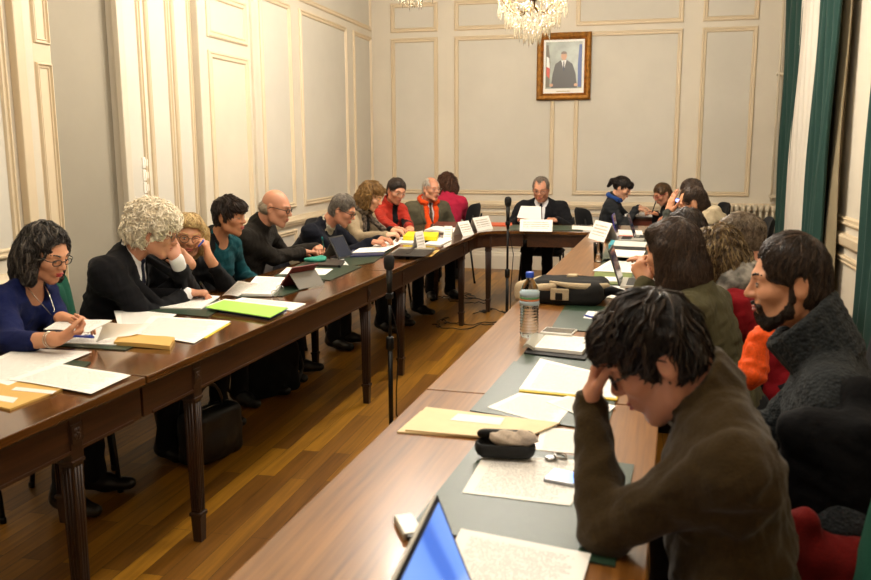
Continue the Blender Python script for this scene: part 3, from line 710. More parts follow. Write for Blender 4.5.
def person(label, H, look, body, s=.95, fem=False, roll=0, hair='short', hcol=('#2a2019', '#4a3a2c'), skincol=('skin_mid', '#c98f6c'), top=None, h=.006,
           L=None, R=None, hip=None, nb=None, lean=None, glasses=None, beard=None, build=1.0, sw=None, trousers=None, lip=None, eye=.6, shoes=True,
           knees=None, nstr=700, strad=.0012, scarf=None, brow=1.0, hairoff=0, name='person', folds=.006, elL=None, elR=None, sleeveL=0, sleeveR=0, look_eye=1.0, curlh=0, lower=True, hunch=.045, hs=1.0, hcol2=None, cb=.94, locks=None):
    root = thing(name, label, 'person', (0, 0, 0))
    body = nrm(A(body[0], body[1], 0)); H = V3(H); up = A(0, 0, 1); B = basis(look, up, roll)
    sw = sw or (.145 if fem else .170); sw *= build
    if nb is None: nb = H-up*(.165-hunch*.55)*s-body*(.035+hunch)-B[:, 1]*.012
    nb = V3(nb)
    if hip is None:
        Ls = .46 if fem else .49; dz = nb[2]-.56; off = math.sqrt(max(Ls*Ls-dz*dz, .0004)); off = min(off, .30) if lean is None else lean
        hip = A(nb[0]-body[0]*off, nb[1]-body[1]*off, .56)
    hip = V3(hip); u = nrm(nb-hip); r = nrm(np.cross(body, up)); f = np.cross(u, r); Bt = np.stack([r, f, u], 1)
    root.location = (float(hip[0]), float(hip[1]), 0)
    org = A(hip[0], hip[1], 0)
    SCt = nb-u*.045; shL, shR = SCt-r*sw-u*.014, SCt+r*sw-u*.014
    la, lf = (.27, .245) if fem else (.295, .265)
    arms = {}
    for key, sh, sp, eh, sg in (('L', shL, L, elL, -1), ('R', shR, R, elR, 1)):
        if sp is None: sp = dict(w=shL*0+hip+body*.38+r*sg*.12+up*.24, d=body, n=-up, pose='relax')
        el, wr = ik(sh, V3(sp['w']), la, lf, eh if eh is not None else (r*sg*.7-up*.9-body*.3))
        arms[key] = (sh, el, wr, sp, sg)
    allp = [nb, hip, shL, shR, H]+[a[1] for a in arms.values()]+[a[2] for a in arms.values()]
    lo = np.min(allp, 0)-.17; hi = np.max(allp, 0)+.17; lo[2] = min(lo[2], hip[2]-.14)
    for a in arms.values(): q = a[2]+nrm(a[3]['d'])*.2; lo = np.minimum(lo, q-.04); hi = np.maximum(hi, q+.04)
    def torso(F, g, fs=1.0):
        b = build
        F.ell(nb-u*.17+f*.008, A(.158*b+g, .104*b+g, .17+g), Bt, .04); F.ell(nb-u*.33+f*.01, A(.14*b+g, .104*b+g, .14+g), Bt, .05)
        F.ell(hip-up*.01+f*.01, A(.172*b+g, .13*b+g, .13+g), Bt, .05)
        F.cone(nb-u*.005-r*.03, shL-u*.004+r*.02, .047+g, .046+g, .05); F.cone(nb-u*.005+r*.03, shR-u*.004-r*.02, .047+g, .046+g, .05)
        F.cone(shL-u*.03, shR-u*.03, .056+g, None, .05); F.cone(nb-u*.08, nb-f*.005, .07+g, .05+g, .04)
        if fem:
            for sx in (-1, 1): F.ell(nb-u*.2+r*sx*.068+f*.075, A(.058+g, .05+g, .058+g), Bt, .03)
    # ---- skin: one continuous body
    F = Field(lo, hi, h); torso(F, -.012)
    F.cone(nb-u*.03, H+B @ (A(0, -.026, -.035)*s), .060 if not fem else .051, .056 if not fem else .046, .03)
    head_field(F, B, H, s, fem, 1.0, cb)
    for sh, el, wr, sp, sg in arms.values():
        F.cone(sh, el, .044, .036, .03); F.cone(el, wr, .038, .026, .015); hand(F, wr, sp['d'], sp['n'], sp.get('side', sg), sp['pose'], .93 if fem else 1.0)
    V, Q = F.mesh(); parts = [(V, Q, 0)]+face_bits(B, H, s, look_eye, open_=eye)
    Vm, Fm, MI = merge(parts); ms = [skin(*skincol), M_EYE, M_IRIS, lip or M_LIP, M_LASH]
    mesh_np('body', Vm-org, Fm, ms, root, MI)
    # ---- clothes
    top = top or {}; kind = top.get('kind', 'sweater'); hc = max(h, .0055); g = top.get('g', .004 if kind != 'jacket' else .014)
    tm = top['m']
    G = Field(lo-.03, hi+.03, hc); torso(G, g)
    for key, (sh, el, wr, sp, sg) in arms.items():
        end = el+(wr-el)*(1-{'L': sleeveL, 'R': sleeveR}[key]-.05); q = 1.12 if kind == 'jacket' else 1.0
        G.cone(sh, el, .054*q*build, .047*q*build, .045); G.cone(el, end, .048*q*build, .038*q, .02)
        if top.get('cuff', True): G.cone(end-nrm(wr-el)*.02, end, .037*q, .036*q, .008)
    if not top.get('tuck', False): G.cone(hip-r*.09+body*.04-up*.05, hip+r*.09+body*.04-up*.05, .10*build, None, .05)
    G.displace(folds, 26, hash(label) % 1000 if False else int(abs(H[1]*977+H[0]*131)) % 1000, 1.2, (1, 1, 1.6)); G.displace(folds*.45, 62, 5, 1.6)
    nk = H+B @ (A(0, -.026, -.035)*s); nd = nrm(nk-nb)
    col = top.get('collar', 'crew'); cr = .060 if not fem else .052
    def ring(Fd, c0, rad, rr, tilt=0, fsq=.92):
        n = 14; ax = nrm(nd+f*tilt); e1 = r; e2 = nrm(np.cross(ax, e1)); pts = [c0+(e1*math.cos(2*PI*i/n)+e2*math.sin(2*PI*i/n)*fsq)*rad for i in range(n)]
        for i in range(n): Fd.cone(pts[i], pts[(i+1) % n], rr, None, .006)
    vneck = top.get('v', 0)
    if vneck:
        G.cone(nb+f*.11+u*.06, nb-u*vneck+f*.135, top.get('vw', .055)*1.12, .008, .008, mode='sub'); G.cone(nb+u*.02+f*.05, nb+u*.1+f*.05, .07, .07, .01, mode='sub')
    if col == 'crew': G.cone(nb+f*.03+u*.012, nb+u*.12+f*.06, cr+.006, cr+.01, .008, mode='sub'); ring(G, nb+u*.012+f*.012, cr+.008, .008, .35, 1.1)
    if col == 'wide': G.cone(nb+f*.05+u*.002, nb+u*.15+f*.05, cr+.016, cr+.03, .008, mode='sub')
    if col == 'turtle':
        for k in range(4): ring(G, nb+nd*(.0+.018*k)+f*.004, cr+.012-.003*k, .012, .15)
    if col == 'stand':
        for k in range(5): ring(G, nb+nd*(-.005+.014*k)+f*.006, cr+.022-.001*k, .011, .25)
    if col == 'shawl':
        for k in range(7): ring(G, nb+nd*(-.02+.018*k)+f*(.010+.004*k), cr+.026+.003*k, .015, .12+.05*k)
    if kind == 'jacket' or top.get('lapel'):
        pv = surf(G, nb-u*(vneck or .25)+f*.3, -f)
        for sx in (-1, 1):
            pts = [nb+r*sx*.062+u*.015-f*.01]+[surf(G, nb+r*sx*x-u*y+f*.3, -f)+f*.002 for x, y in ((.078, .03), (.082, .09), (.066, .16), (.03, .23))]+[pv]
            wd = (.017, .021, .028, .024, .016, .008)
            for i in range(5): G.cone(pts[i], pts[i+1], wd[i], wd[i+1], .003, flat=f, fs=.32)
            G.cone(nb+r*sx*.062+u*.015-f*.01, nb-f*.055+u*.022, .016, .016, .006)
        for k in range(2): G.ell(pv-u*(.05+.1*k)+f*(.0), (.008, .006, .008), Bt, .002)
    V, Q = G.mesh(); mi = None; mats_ = [tm]
    if top.get('m2'):        # front strip in a second colour (open cardigan look)
        ctr = V[Q].mean(1); w = top.get('w2', .05); rel = ctr-nb; mi = ((np.abs(rel @ r) < w) & (rel @ f > .03)).astype(int); mats_.append(top['m2'])
    mesh_np(top.get('name', 'sweater'), V-org, Q, mats_, root, mi)
    if top.get('shirt'):
        S = Field(lo, hi, max(h, .006)); torso(S, g-.008 if kind == 'jacket' else g-.005)
        for k in range(3): ring(S, nb+nd*(.005+.012*k)+f*.006, cr+.010, .009, .2)
        for sx in (-1, 1):
            a0 = nb+r*sx*.045+f*.045+u*.02; S.cone(a0, surf(S, nb+r*sx*.035-u*.035+f*.3, -f), .014, .006, .004, flat=f, fs=.4)
        for key, (sh, el, wr, sp, sg) in arms.items():
            if kind == 'jacket': S.cone(el+(wr-el)*.8, el+(wr-el)*.95, .036, .037, .01)
        S.plane_cut(hip, -up); S.plane_cut(nb+u*.11, u)
        for key, (sh, el, wr, sp, sg) in arms.items(): pass
        V, Q = S.mesh(); mesh_np('shirt', V-org, Q, top['shirt'], root)
        if top.get('tie'):
            Tf = Field(nb-.35, nb+.2, .005); pts = [surf(S, nb-u*y+f*.3, -f)+f*.003 for y in (-.0, .03, .1, .18, .28)]; wd = (.015, .012, .018, .022, .026)
            Tf.ell(pts[0]+f*.003, A(.015, .012, .016), Bt, .004)
            for i in range(4): Tf.cone(pts[i], pts[i+1], wd[i], wd[i+1], .003, flat=f, fs=.3)
            V, Q = Tf.mesh(); mesh_np('tie', V-org, Q, top['tie'], root)
    # ---- trousers, shoes
    if lower:
        kn = knees or {}; legs = []
        for sg in (-1, 1):
            k0 = hip+body*.41+r*sg*(kn.get('w', .10)); k0[2] = .50; a0 = k0+body*kn.get('a', -.02)+r*sg*.01; a0[2] = .09; legs.append((sg, k0, a0))
        lo2 = np.minimum(np.min([hip]+[a for l in legs for a in l[1:]], 0)-.2, hip-.25); hi2 = np.maximum(np.max([hip]+[a for l in legs for a in l[1:]], 0)+.2, hip+.2); lo2[2] = -.02
        J = Field(lo2, hi2, .012); J.ell(hip-up*.03, A(.17, .14, .11)*build, Bt, .04)
        for sg, k0, a0 in legs: J.cone(hip+r*sg*.09, k0, .082, .062, .04); J.cone(k0, a0, .06, .05, .02); J.cone(a0+up*.03, a0, .052, .056, .01)
        J.displace(.005, 30, 3); V, Q = J.mesh(); mesh_np('trousers', V-org, Q, trousers or M_TROU, root)
        if shoes:
            for sg, k0, a0 in legs:
                a1 = A(a0[0], a0[1], .0); Z = Field(a1-.33, a1+.33, .009); d = nrm(body+r*sg*.25)
                Z.cone(a1+up*.065-d*.03, a1+up*.05+d*.05, .046, .042, .03); Z.cone(a1+up*.04+d*.06, a1+up*.035+d*.15, .044, .034, .03, flat=up, fs=.8); Z.plane_cut(A(0, 0, .004), A(0, 0, -1.))
                Z.cone(a1+up*.07-d*.02, a1+up*.11-d*.02, .045, .045, .02)
                V, Q = Z.mesh(); mesh_np('shoe', V-org, Q, M_SHOE, root)
    # ---- hair
    if hair:
        hh = max(.0035, h*.75); hf = Field(H-.21*s, H+.21*s, hh); hair_style(hf, B, H, s*hs, hair, cb); am, fr = HAIRN[hair]
        hf.displace(am, fr, 11, 1.8); hf.displace(am*.5, fr*2.1, 12, 1.5)
        V, Q = hf.mesh(); crown = H+B @ (A(0, -.05, .11)*s); fl = lambda p: (lambda w: w/np.maximum(np.linalg.norm(w, axis=1, keepdims=True), 1e-6))(p-crown)+np.array([0, 0, -.35])+B[:, 1]*.15
        prt = [(V, Q, 0)]
        for q_ in range(2 if nstr else 0): prt.append((*strands(hf, V, nstr if q_ == 0 else int(nstr*.45), fl, .0105, 6, strad, 4+q_, .28, off=.001+hairoff, curl=curlh, lift=.006+.3*am), q_))
        if brow: prt += brow_bits(B, H, s, brow)
        lk = locks if locks is not None else {'mop': (420, .0052, .016), 'curly': (520, .0050, .020), 'wavy': (420, .0052, .016), 'shortf': (260, .0045, .008), 'bob': (200, .006, .003), 'longbob': (420, .0045, .004), 'sidebob': (260, .0065, .008)}.get(hair)
        if lk:
            for q_ in range(2): prt.append((*strands(hf, V, lk[0]//2, fl, .0135, 6, lk[1], 21+q_, .30 if hair != 'curly' else .9, off=0, curl=curlh, lift=lk[2]), q_))
        Vm, Fm, MI = merge(prt); mesh_np('hair', Vm-org, Fm, [hairm('hair_'+hcol[0][1:]+hcol[1][1:], *hcol), mat('hairlight_'+(hcol2 or hcol[1])[1:], hcol2 or hcol[1], .45, spec=.35)], root, MI)
    elif brow: Vm, Fm, MI = merge(brow_bits(B, H, s, brow)); mesh_np('eyebrows', Vm-org, Fm, hairm('hair_'+hcol[0][1:], *hcol), root, MI)
    if beard:
        bf = Field(H-.17*s, H+.17*s, .0035); q = lambda x, y, z: H+B @ (A(x, y, z)*s)
        for sx in (-1, 1):
            bf.cone(q(sx*.063, .004, -.018), q(sx*.054, .016, -.066), .012*s, .016*s, .012); bf.cone(q(sx*.050, .016, -.066), q(sx*.018, .068, -.098), .0185*s, .0185*s, .015)
            bf.cone(q(sx*.0, .100, -.0455), q(sx*.027, .088, -.054), .0065*s, .006*s, .004); bf.cone(q(sx*.027, .086, -.054), q(sx*.02, .078, -.085), .008*s, .011*s, .006)
        for sx in (-1, 1): bf.cone(q(sx*.0715, .010, .022), q(sx*.0665, .004, -.03), .008*s, .012*s, .008)
        bf.cone(q(-.018, .070, -.098), q(.018, .070, -.098), .0195*s, None, .01); bf.cone(q(0, .093, -.076), q(0, .085, -.095), .009*s, .012*s, .006)
        bf.displace(.002, 200, 3, 1.5); V, Q = bf.mesh(); fl = lambda p: np.tile(B @ A(0, .4, -1), (len(p), 1))
        SV, SF = strands(bf, V, 3500, fl, .004, 3, .0005, 9, .5, off=.0005); Vm, Fm, MI = merge([(V, Q, 0), (SV, SF, 0)])
        mesh_np('beard', Vm-org, Fm, hairm('beard_'+beard[0][1:], *beard), root, MI)
    if glasses:
        mb = MB(); q = lambda x, y, z: H+B @ (A(x, y, z)*s)-org
        gr_ = glasses.get('r', (.024, .017)); rr = glasses.get('t', .0016)
        for sx in (-1, 1):
            p = glasses.get('p', 2.6); pts = []
            for i in range(20):
                a = 2*PI*i/20; ca, sa = math.cos(a), math.sin(a); pts.append(q(sx*(.032)+gr_[0]*abs(ca)**(2/p)*(1 if ca > 0 else -1), .1035-.006*abs(ca+sx)*.5, .002+gr_[1]*abs(sa)**(2/p)*(1 if sa > 0 else -1)))
            mb.tube(pts, rr, 6, 0, True)
            mb.tube([q(sx*(.032+gr_[0]), .099, .008), q(sx*.072, .085, .010), q(sx*.083, -.002, .012), q(sx*.081, -.022, -.004)], rr, 6)
        mb.tube([q(-.010, .104, .006), q(0, .108, .009), q(.010, .104, .006)], rr, 6)
        mb.build('glasses', mat('glasses_'+glasses['c'][1:], glasses['c'], .3, metal=glasses.get('metal', 0)), root, smooth=True)
    if scarf:
        sf = Field(nb-.45, nb+.25, .006); rad = scarf.get('r', .03); rr = cr+.025
        pts = [nb+nd*.03+(r*math.cos(a)*1.05+f*math.sin(a))*rr*(1 if math.sin(a) < .3 else 1.15)+u*(-.02*math.sin(a)) for a in np.linspace(-4.2, 1.05, 12)]
        for i in range(11): sf.cone(pts[i], pts[i+1], rad, None, .01, flat=nd, fs=1.35)
        if scarf.get('ends', 1):
            for sx, x0 in ((-1, .055), (1, .05)):
                e = [nb+r*sx*.055+f*.05+u*.01]+[surf(G, nb+r*sx*x-u*y+f*.3, -f)+f*.008 for x, y in ((x0, .05), (x0*.95, .13), (x0*.75, .22), (x0*.55, scarf.get('len', .30)))]
                for i in range(4): sf.cone(e[i], e[i+1], .028, .026, .006, flat=f, fs=.42)
        if scarf.get('bulk'): 
            for k in range(9): a = k*.7; sf.ell(nb+nd*.02+(r*math.cos(a)+f*math.sin(a))*(rr+.01)-u*.01, A(.045, .04, .035), None, .02)
        sf.displace(.004, 70, 21, 1.5); V, Q = sf.mesh(); mesh_np('scarf', V-org, Q, scarf['m'], root)
    return dict(root=root, org=org, nb=nb, hip=hip, arms=arms, B=B, H=H, G=G, f=f, u=u, r=r, Bt=Bt)
# ------------------------------------------------------------------ tables
RT = -.0436                                       # the tables stand a little askew in the room
M_TOP = wood('table_top_veneer', '#633c14', '#8f5f2b', .3, 1, 1.0, coat=.12)
M_TOPL = wood('table_top_polish', '#42260f', '#6b431c', .12, 1, 1.0, coat=.6)
M_LEG = wood('table_leg_wood', '#1f0f08', '#38200f', .38, 2, 1.2); M_APR = wood('table_apron_wood', '#28150a', '#442612', .36, 1, 1.0)
def table_leg(root, x, y, rz=0, rosette=(1, 0)):
    mb = MB(); M = T(x, y, 0, rz)
    mb.box((-.027, -.027, .585), (.027, .027, .725), M, .003)
    def taper(z0, w0, z1, w1):
        b = mb.bm; v = []
        for z, w in ((z0, w0), (z1, w1)):
            for sx, sy in ((-1, -1), (1, -1), (1, 1), (-1, 1)): v.append(b.verts.new(M @ Vector((sx*w, sy*w, z))))
        b.faces.new(v[:4][::-1]); b.faces.new(v[4:])
        for i in range(4): b.faces.new((v[i], v[(i+1) % 4], v[4+(i+1) % 4], v[4+i]))
    taper(.12, .0185, .575, .0245); mb.box((-.030, -.030, .575), (.030, .030, .588), M, .004)
    mb.box((-.0265, -.0265, .105), (.0265, .0265, .122), M, .005); taper(.0, .017, .108, .021)
    for s in range(4):                            # reeds standing on each face
        Ms = M @ Matrix.Rotation(s*PI/2, 4, 'Z')
        for k in (-1, 0, 1): mb.tube([Ms @ Vector((k*.0105, -.0188, .13)), Ms @ Vector((k*.0135, -.0245, .565))], .0032, 6)
    lg = mb.build('leg', M_LEG, root)
    rb = MB()
    for s in range(4):
        Ms = M @ Matrix.Rotation(s*PI/2, 4, 'Z')
        rb.box((-.024, -.031, .64), (.024, -.026, .70), Ms, .002)
        for k in range(4): rb.ball((.009*math.cos(k*PI/2+.78), -.031, .67+.012*math.sin(k*PI/2+.78)), (.008, .003, .010), Ms, 0, 5)
        rb.ball((0, -.032, .67), (.005, .004, .005), Ms, 0, 5)
    rb.build('rosette_block', M_LEG, lg)
def long_table(label, x0, y0, L, legs, top, inner):
    """local frame: x across 0..-.72 or 0..+.72, y along; inner edge at x = 0"""
    r = thing('conference_table', label, 'table', (x0, y0, 0), RT, None); s = inner; w = .72
    def bx(a, b): return (min(a, b), max(a, b))
    X = bx(0, s*w)
    MB().box((X[0], .001, .732), (X[1], L-.001, .76), bev=.004).build('table_top', top, r)
    MB().box((X[0]+.01, .003, .722), (X[1]-.01, L-.003, .7325), bev=.003).build('edge_bead', M_LEG, r)
    a = bx(s*.024, s*.044); b = bx(s*(w-.052), s*(w-.03)); mb = MB()
    for q in (a, b): mb.box((q[0], .003, .612), (q[1], L-.003, .722), bev=.001)
    mb.box((X[0]+.04, .004, .612), (X[1]-.04, .024, .722), bev=.001).box((X[0]+.04, L-.024, .612), (X[1]-.04, L-.004, .722), bev=.001)
    mb.box((a[0]-.004*s if s > 0 else a[0], .05, .612), (a[1] if s > 0 else a[1]+.004, L-.05, .622)); mb.build('apron', M_APR, r)
    for y in legs:
        for xx in (.052, w-.052): table_leg(r, s*(xx-.005 if xx < .3 else xx+.005), y)
    return r
def eL(Y): return -1.7035+.0436*Y
def eR(Y): return -.745+.0436*Y
long_table('left row table nearest the camera, dark polished wood with yellow envelope', eL(-.1), -.1, 2.54, (.1, 2.21), M_TOPL, -1)
long_table('left row table with neon green folder and red tablet, reeded legs', eL(2.445), 2.445, 2.515, (2.78-2.445, 4.64-2.445), M_TOPL, -1)
long_table('left row table farthest from the camera, with yellow folder and organiser', eL(4.965), 4.965, 2.135, (5.29-4.965, 6.94-4.965), M_TOPL, -1)
long_table('right row table nearest the camera, with open laptop and black case', eR(.1), .1, 2.4, (.2, 2.2), M_TOP, 1)
long_table('right row table under the water bottle, papers and phone', eR(2.505), 2.505, 2.45, (.2, 2.25), M_TOP, 1)
long_table('right row table farthest from camera, under the white tent card', eR(4.96), 4.96, 2.6, (.2, 2.3), M_TOP, 1)
def poly_table(label, loc, poly, legs, apr, top):
    r = thing('conference_table', label, 'table', loc, 0); q = [(a-loc[0], b-loc[1]) for a, b in poly]
    MB().prism(q, .732, .76, bev=.003).build('table_top', top, r)
    c = np.mean(q, 0); MB().prism([tuple(c+(A(*p)-c)*.985) for p in q], .722, .7325).build('edge_bead', M_LEG, r)
    mb = MB()
    for pl in apr:
        n = len(pl); V = []
        for i, p in enumerate(pl):
            p = A(*p)-A(*loc[:2]); t = nrm(A(*pl[min(i+1, n-1)])-A(*pl[max(i-1, 0)])); nn = A(-t[1], t[0])*.011
            V.append([mb.bm.verts.new((*(p+sg*nn), z)) for sg, z in ((1, .612), (1, .722), (-1, .722), (-1, .612))])
        for a, b in zip(V, V[1:]):
            for k in range(4): mb.bm.faces.new((a[k], a[(k+1) % 4], b[(k+1) % 4], b[k]))
        mb.bm.faces.new(V[0]); mb.bm.faces.new(V[-1][::-1])
    mb.build('apron', M_APR, r)
    for x, y in legs: table_leg(r, x-loc[0], y-loc[1])
    return r
xi = eL(7.1); arc = [(xi+.30-.30*math.cos(a), 7.34+.29*math.sin(a)) for a in np.linspace(.0, PI/2, 9)]
outer = [(-1.2, 8.36), (-1.62, 8.36)]+[(-1.62-.5*math.sin(a), 7.86+.5*math.cos(a)) for a in np.linspace(.2, PI/2, 7)]+[(eL(7.1)-.72, 7.102)]
arc_in = [(xi, 7.102)]+arc+[(-1.0, 7.632), (-1.0, 8.36)]
off = lambda pl, d: pl
ai = [(xi-.035, 7.13)]+[(xi+.30-.335*math.cos(a), 7.34+.325*math.sin(a)) for a in np.linspace(.0, PI/2, 9)]+[(-1.02, 7.667)]
ao = [(-1.05, 8.32), (-1.62, 8.32)]+[(-1.62-.46*math.sin(a), 7.86+.46*math.cos(a)) for a in np.linspace(.2, PI/2, 7)]+[(eL(7.1)-.68, 7.13)]
poly_table('curved corner table joining the left row to the head table', (-1.6, 7.7, 0), arc_in+outer[1:], [(-1.33, 7.6), (-1.95, 8.1)], [ai, ao], M_TOPL)
hx = [(-.998, 7.632), (.1, 7.632), (.30, 7.58), (.34, 8.36), (-.998, 8.36)]
poly_table('straight head table where the man in dark suit sits', (-.35, 8.0, 0), hx, [(-.45, 8.3), (.25, 8.3)], [[(-.98, 7.667), (.1, 7.667), (.28, 7.63)], [(-.98, 8.325), (.3, 8.325)]], M_TOPL)

# ------------------------------------------------------------------ chairs
M_CHM = mat('chair_tube_black', '#141414', .35, metal=.3)
def make_chair(label, m, rnd=1.0):
    r = thing('meeting_chair', label, 'chair')
    def pad(w, d, t, n=14, curve=0, crown=0):
        V, F = [], []
        for side in (0, 1):
            for j in range(n+1):
                for i in range(n+1):
                    u, v = i/n*2-1, j/n*2-1; q = (abs(u)**5+abs(v)**5)**(1/5.) if (u or v) else 0; mxx = max(abs(u), abs(v)); k = mxx/max(q, 1e-6) if q else 1
                    uu, vv = u*k, v*k; e = max(0, 1-mxx**6); V.append((uu*w/2, vv*d/2, (t/2*e**.5+crown*(1-uu*uu)*(1-vv*vv))*(1 if side else -1)+curve*uu*uu))
        m_ = (n+1)**2
        for j in range(n):
            for i in range(n):
                a = j*(n+1)+i; F.append([a, a+n+1, a+n+2, a+1]); F.append([m_+a, m_+a+1, m_+a+n+2, m_+a+n+1])
        return V, F
    V, F = pad(.46, .44, .055, crown=.008); mesh_np('seat', [(x, y, z+.435) for x, y, z in V], F, m, r)
    V, F = pad(.45, .40, .05, curve=.045); mesh_np('backrest', [(x, -.245-.09*(y+.2)+z*-1 if False else -.25-.16*(y+.2)+z, .72+y) for x, y, z in V], F, m, r)
    mb = MB()
    for sx in (-1, 1): mb.tube([(sx*.17, -.15, .41), (sx*.17, -.235, .44), (sx*.17, -.285, .62), (sx*.16, -.31, .80)], .011)
    mb.tube([(-.2, -.17, .405), (.2, -.17, .405)], .01).tube([(-.2, .17, .405), (.2, .17, .405)], .01).tube([(-.2, -.17, .405), (-.2, .17, .405)], .01).tube([(.2, -.17, .405), (.2, .17, .405)], .01)
    mb.build('back_frame', M_CHM, r)
    for sx in (-1, 1):
        for sy in (-1, 1): MB().tube([(sx*.2, sy*.17, .41), (sx*.225, sy*.215, .0)], .0115).lathe([(.014, 0), (.014, .02), (.012, .025)], M=T(sx*.225, sy*.215, 0), n=8).build('leg', M_CHM, r)
    return r
M_CHG = cloth('chair_green', '#1f5240', 300, .2, .1); M_CHK = cloth('chair_charcoal', '#1c1c1e', 300, .2, .1); M_CHR = cloth('chair_grey', '#4a4644', 300, .2, .1)
CHP = {}
def chair(key, m, label, x, y, face, group=None):
    """face = direction the chair looks towards"""
    rz = math.atan2(-face[0], face[1])
    if key not in CHP: c = CHP[key] = make_chair(label, m)
    else: c = copy_tree(CHP[key])
    c['label'] = label; c.location = (float(x), float(y), 0); c.rotation_euler = (0, 0, rz)
    if group: c['group'] = group
    elif 'group' in c: del c['group']
    return c

# ------------------------------------------------------------------ microphones, bags, cables
M_BLK = mat('black_metal', '#101010', .4, metal=.2); M_FOAM = mat('mic_foam', '#1b1a1a', .95, bump=.5, bscale=400)
def mic(label, x, y, zt):
    r = thing('microphone_stand', label, 'microphone', (x, y, 0))
    MB().lathe([(.085, 0), (.085, .014), (.078, .024), (.03, .032), (.014, .05), (.014, .06)], n=32).build('base', M_BLK, r, True)
    MB().tube([(0, 0, .04), (0, 0, .55)], .0125, 12).tube([(0, 0, .53), (0, 0, zt-.2)], .009, 12).lathe([(.017, .50), (.02, .51), (.02, .56), (.016, .57)], n=16).build('pole', M_BLK, r, True)
    MB().tube([(0, 0, zt-.21), (0, .005, zt-.12)], .014, 12).box((-.017, -.02, zt-.22), (.017, .02, zt-.19), bev=.004).build('clip', M_BLK, r)
    m = MB().tube([(0, 0, zt-.25), (0, 0, zt-.045)], [.011, .017], 14).build('microphone_body', M_BLK, r, True)
    MB().lathe([(.012, zt-.075), (.024, zt-.065), (.028, zt-.035), (.027, zt-.012), (.018, zt), (.003, zt+.004)], n=20).build('foam_windshield', M_FOAM, m, True)
    rg = random.Random(int(x*100)); pts = [(0, .0, zt-.25), (.02, .01, zt-.32), (.045, .01, zt-.45), (.03, 0, zt-.7), (.02, .03, .15), (.05, .08, .012), (.2, .15, .008), (.28, .3, .008), (.1, .45, .008)]
    V = []
    for i in range(len(pts)-1):
        for k in range(5): V.append(Vector(pts[i]).lerp(Vector(pts[i+1]), k/5))
    MB().tube(V, .0035, 6).build('cable', M_BLK, r, True)
m1 = PY(386, 262, 4.0); mic('black microphone on tall stand between tables, before the bald man\'s row', -1.205, 4.0, .985)
m2 = PY(508, 190, 6.4); mic('black microphone on tall stand left of the suited head table man', -.985, 6.5, 1.135)
# tangle of cables on the floor
rg = random.Random(5)
for j, (lb, n) in enumerate((('black cable tangle on the floor beneath the far left table corner', 26), ('loose looping black cable on the floor beyond the tangle', 14))):
    cx, cy = ((-1.36, 7.1), (-1.62, 8.15))[j]; pts = []; x, y = cx-.15, cy+.35; a = 0
    for i in range(n*4):
        a += rg.uniform(-.9, .95); x += .055*math.cos(a); y += .055*math.sin(a); x += (cx-x)*.12; y += (cy-y)*.07; pts.append((x, y, .006+.02*abs(math.sin(i*.7))*rg.random()))
    tag(MB().tube(pts, .0045, 5).build('floor_cable', M_BLK, smooth=True), lb, 'cable')
M_BAG = cloth('bag_black', '#0d0d0f', 200, .2, .1, .7); M_BAG2 = mat('bag_leather', '#0f0d0d', .45, bump=.3, bscale=120)
def soft_bag(name, label, cat, loc, rz, w, d, h, m, straps, seed=1, dz=.006):
    r = thing(name, label, cat, loc, rz); F = Field((-w/2-.06, -d/2-.06, -.03), (w/2+.06, d/2+.06, h+.06), .01)
    F.box((0, 0, h/2), (w/2, d/2, h/2), None, min(w, d)*.28, .01); F.ell((0, -d*.35, h*.35), (w*.36, d*.3, h*.28), None, .03); F.displace(dz, 22, seed, 1.3); F.plane_cut(A(0, 0, .003), A(0, 0, -1.))
    V, Q = F.mesh(); mesh_np('bag_body', V, Q, m, r)
    for st in straps: MB().tube(st, .011, 8).build('strap', M_BAG2, r, True)
    MB().tube([(-w*.4, 0, h+.002), (w*.4, 0, h+.002)], .004, 6).build('zipper', mat('zip_metal', '#6b6860', .35, metal=1), r)
    return r
def loop(cx, z0, hw, hh, y, n=12): return [(cx+hw*math.cos(a), y, z0+hh*math.sin(a)) for a in np.linspace(-.3, PI+.3, n)]
soft_bag('shoulder_bag', 'black shoulder bag with looped straps on floor under left table', 'bag', (-2.2, 4.66, 0), 1.1, .42, .16, .33, M_BAG, [[(.2, 0, .16), (.27, .01, .22), (.3, .02, .12), (.24, 0, .03), (.15, -.02, .02)], [(-.2, 0, .2), (-.28, 0, .22), (-.3, 0, .1), (-.22, 0, .03)]])
soft_bag('handbag', 'black handbag on the floor behind the reeded leg, curly-haired man\'s side', 'bag', (-2.02, 3.6, 0), 1.3, .34, .15, .26, M_BAG2, [loop(0, .24, .09, .14, 0)], 3)
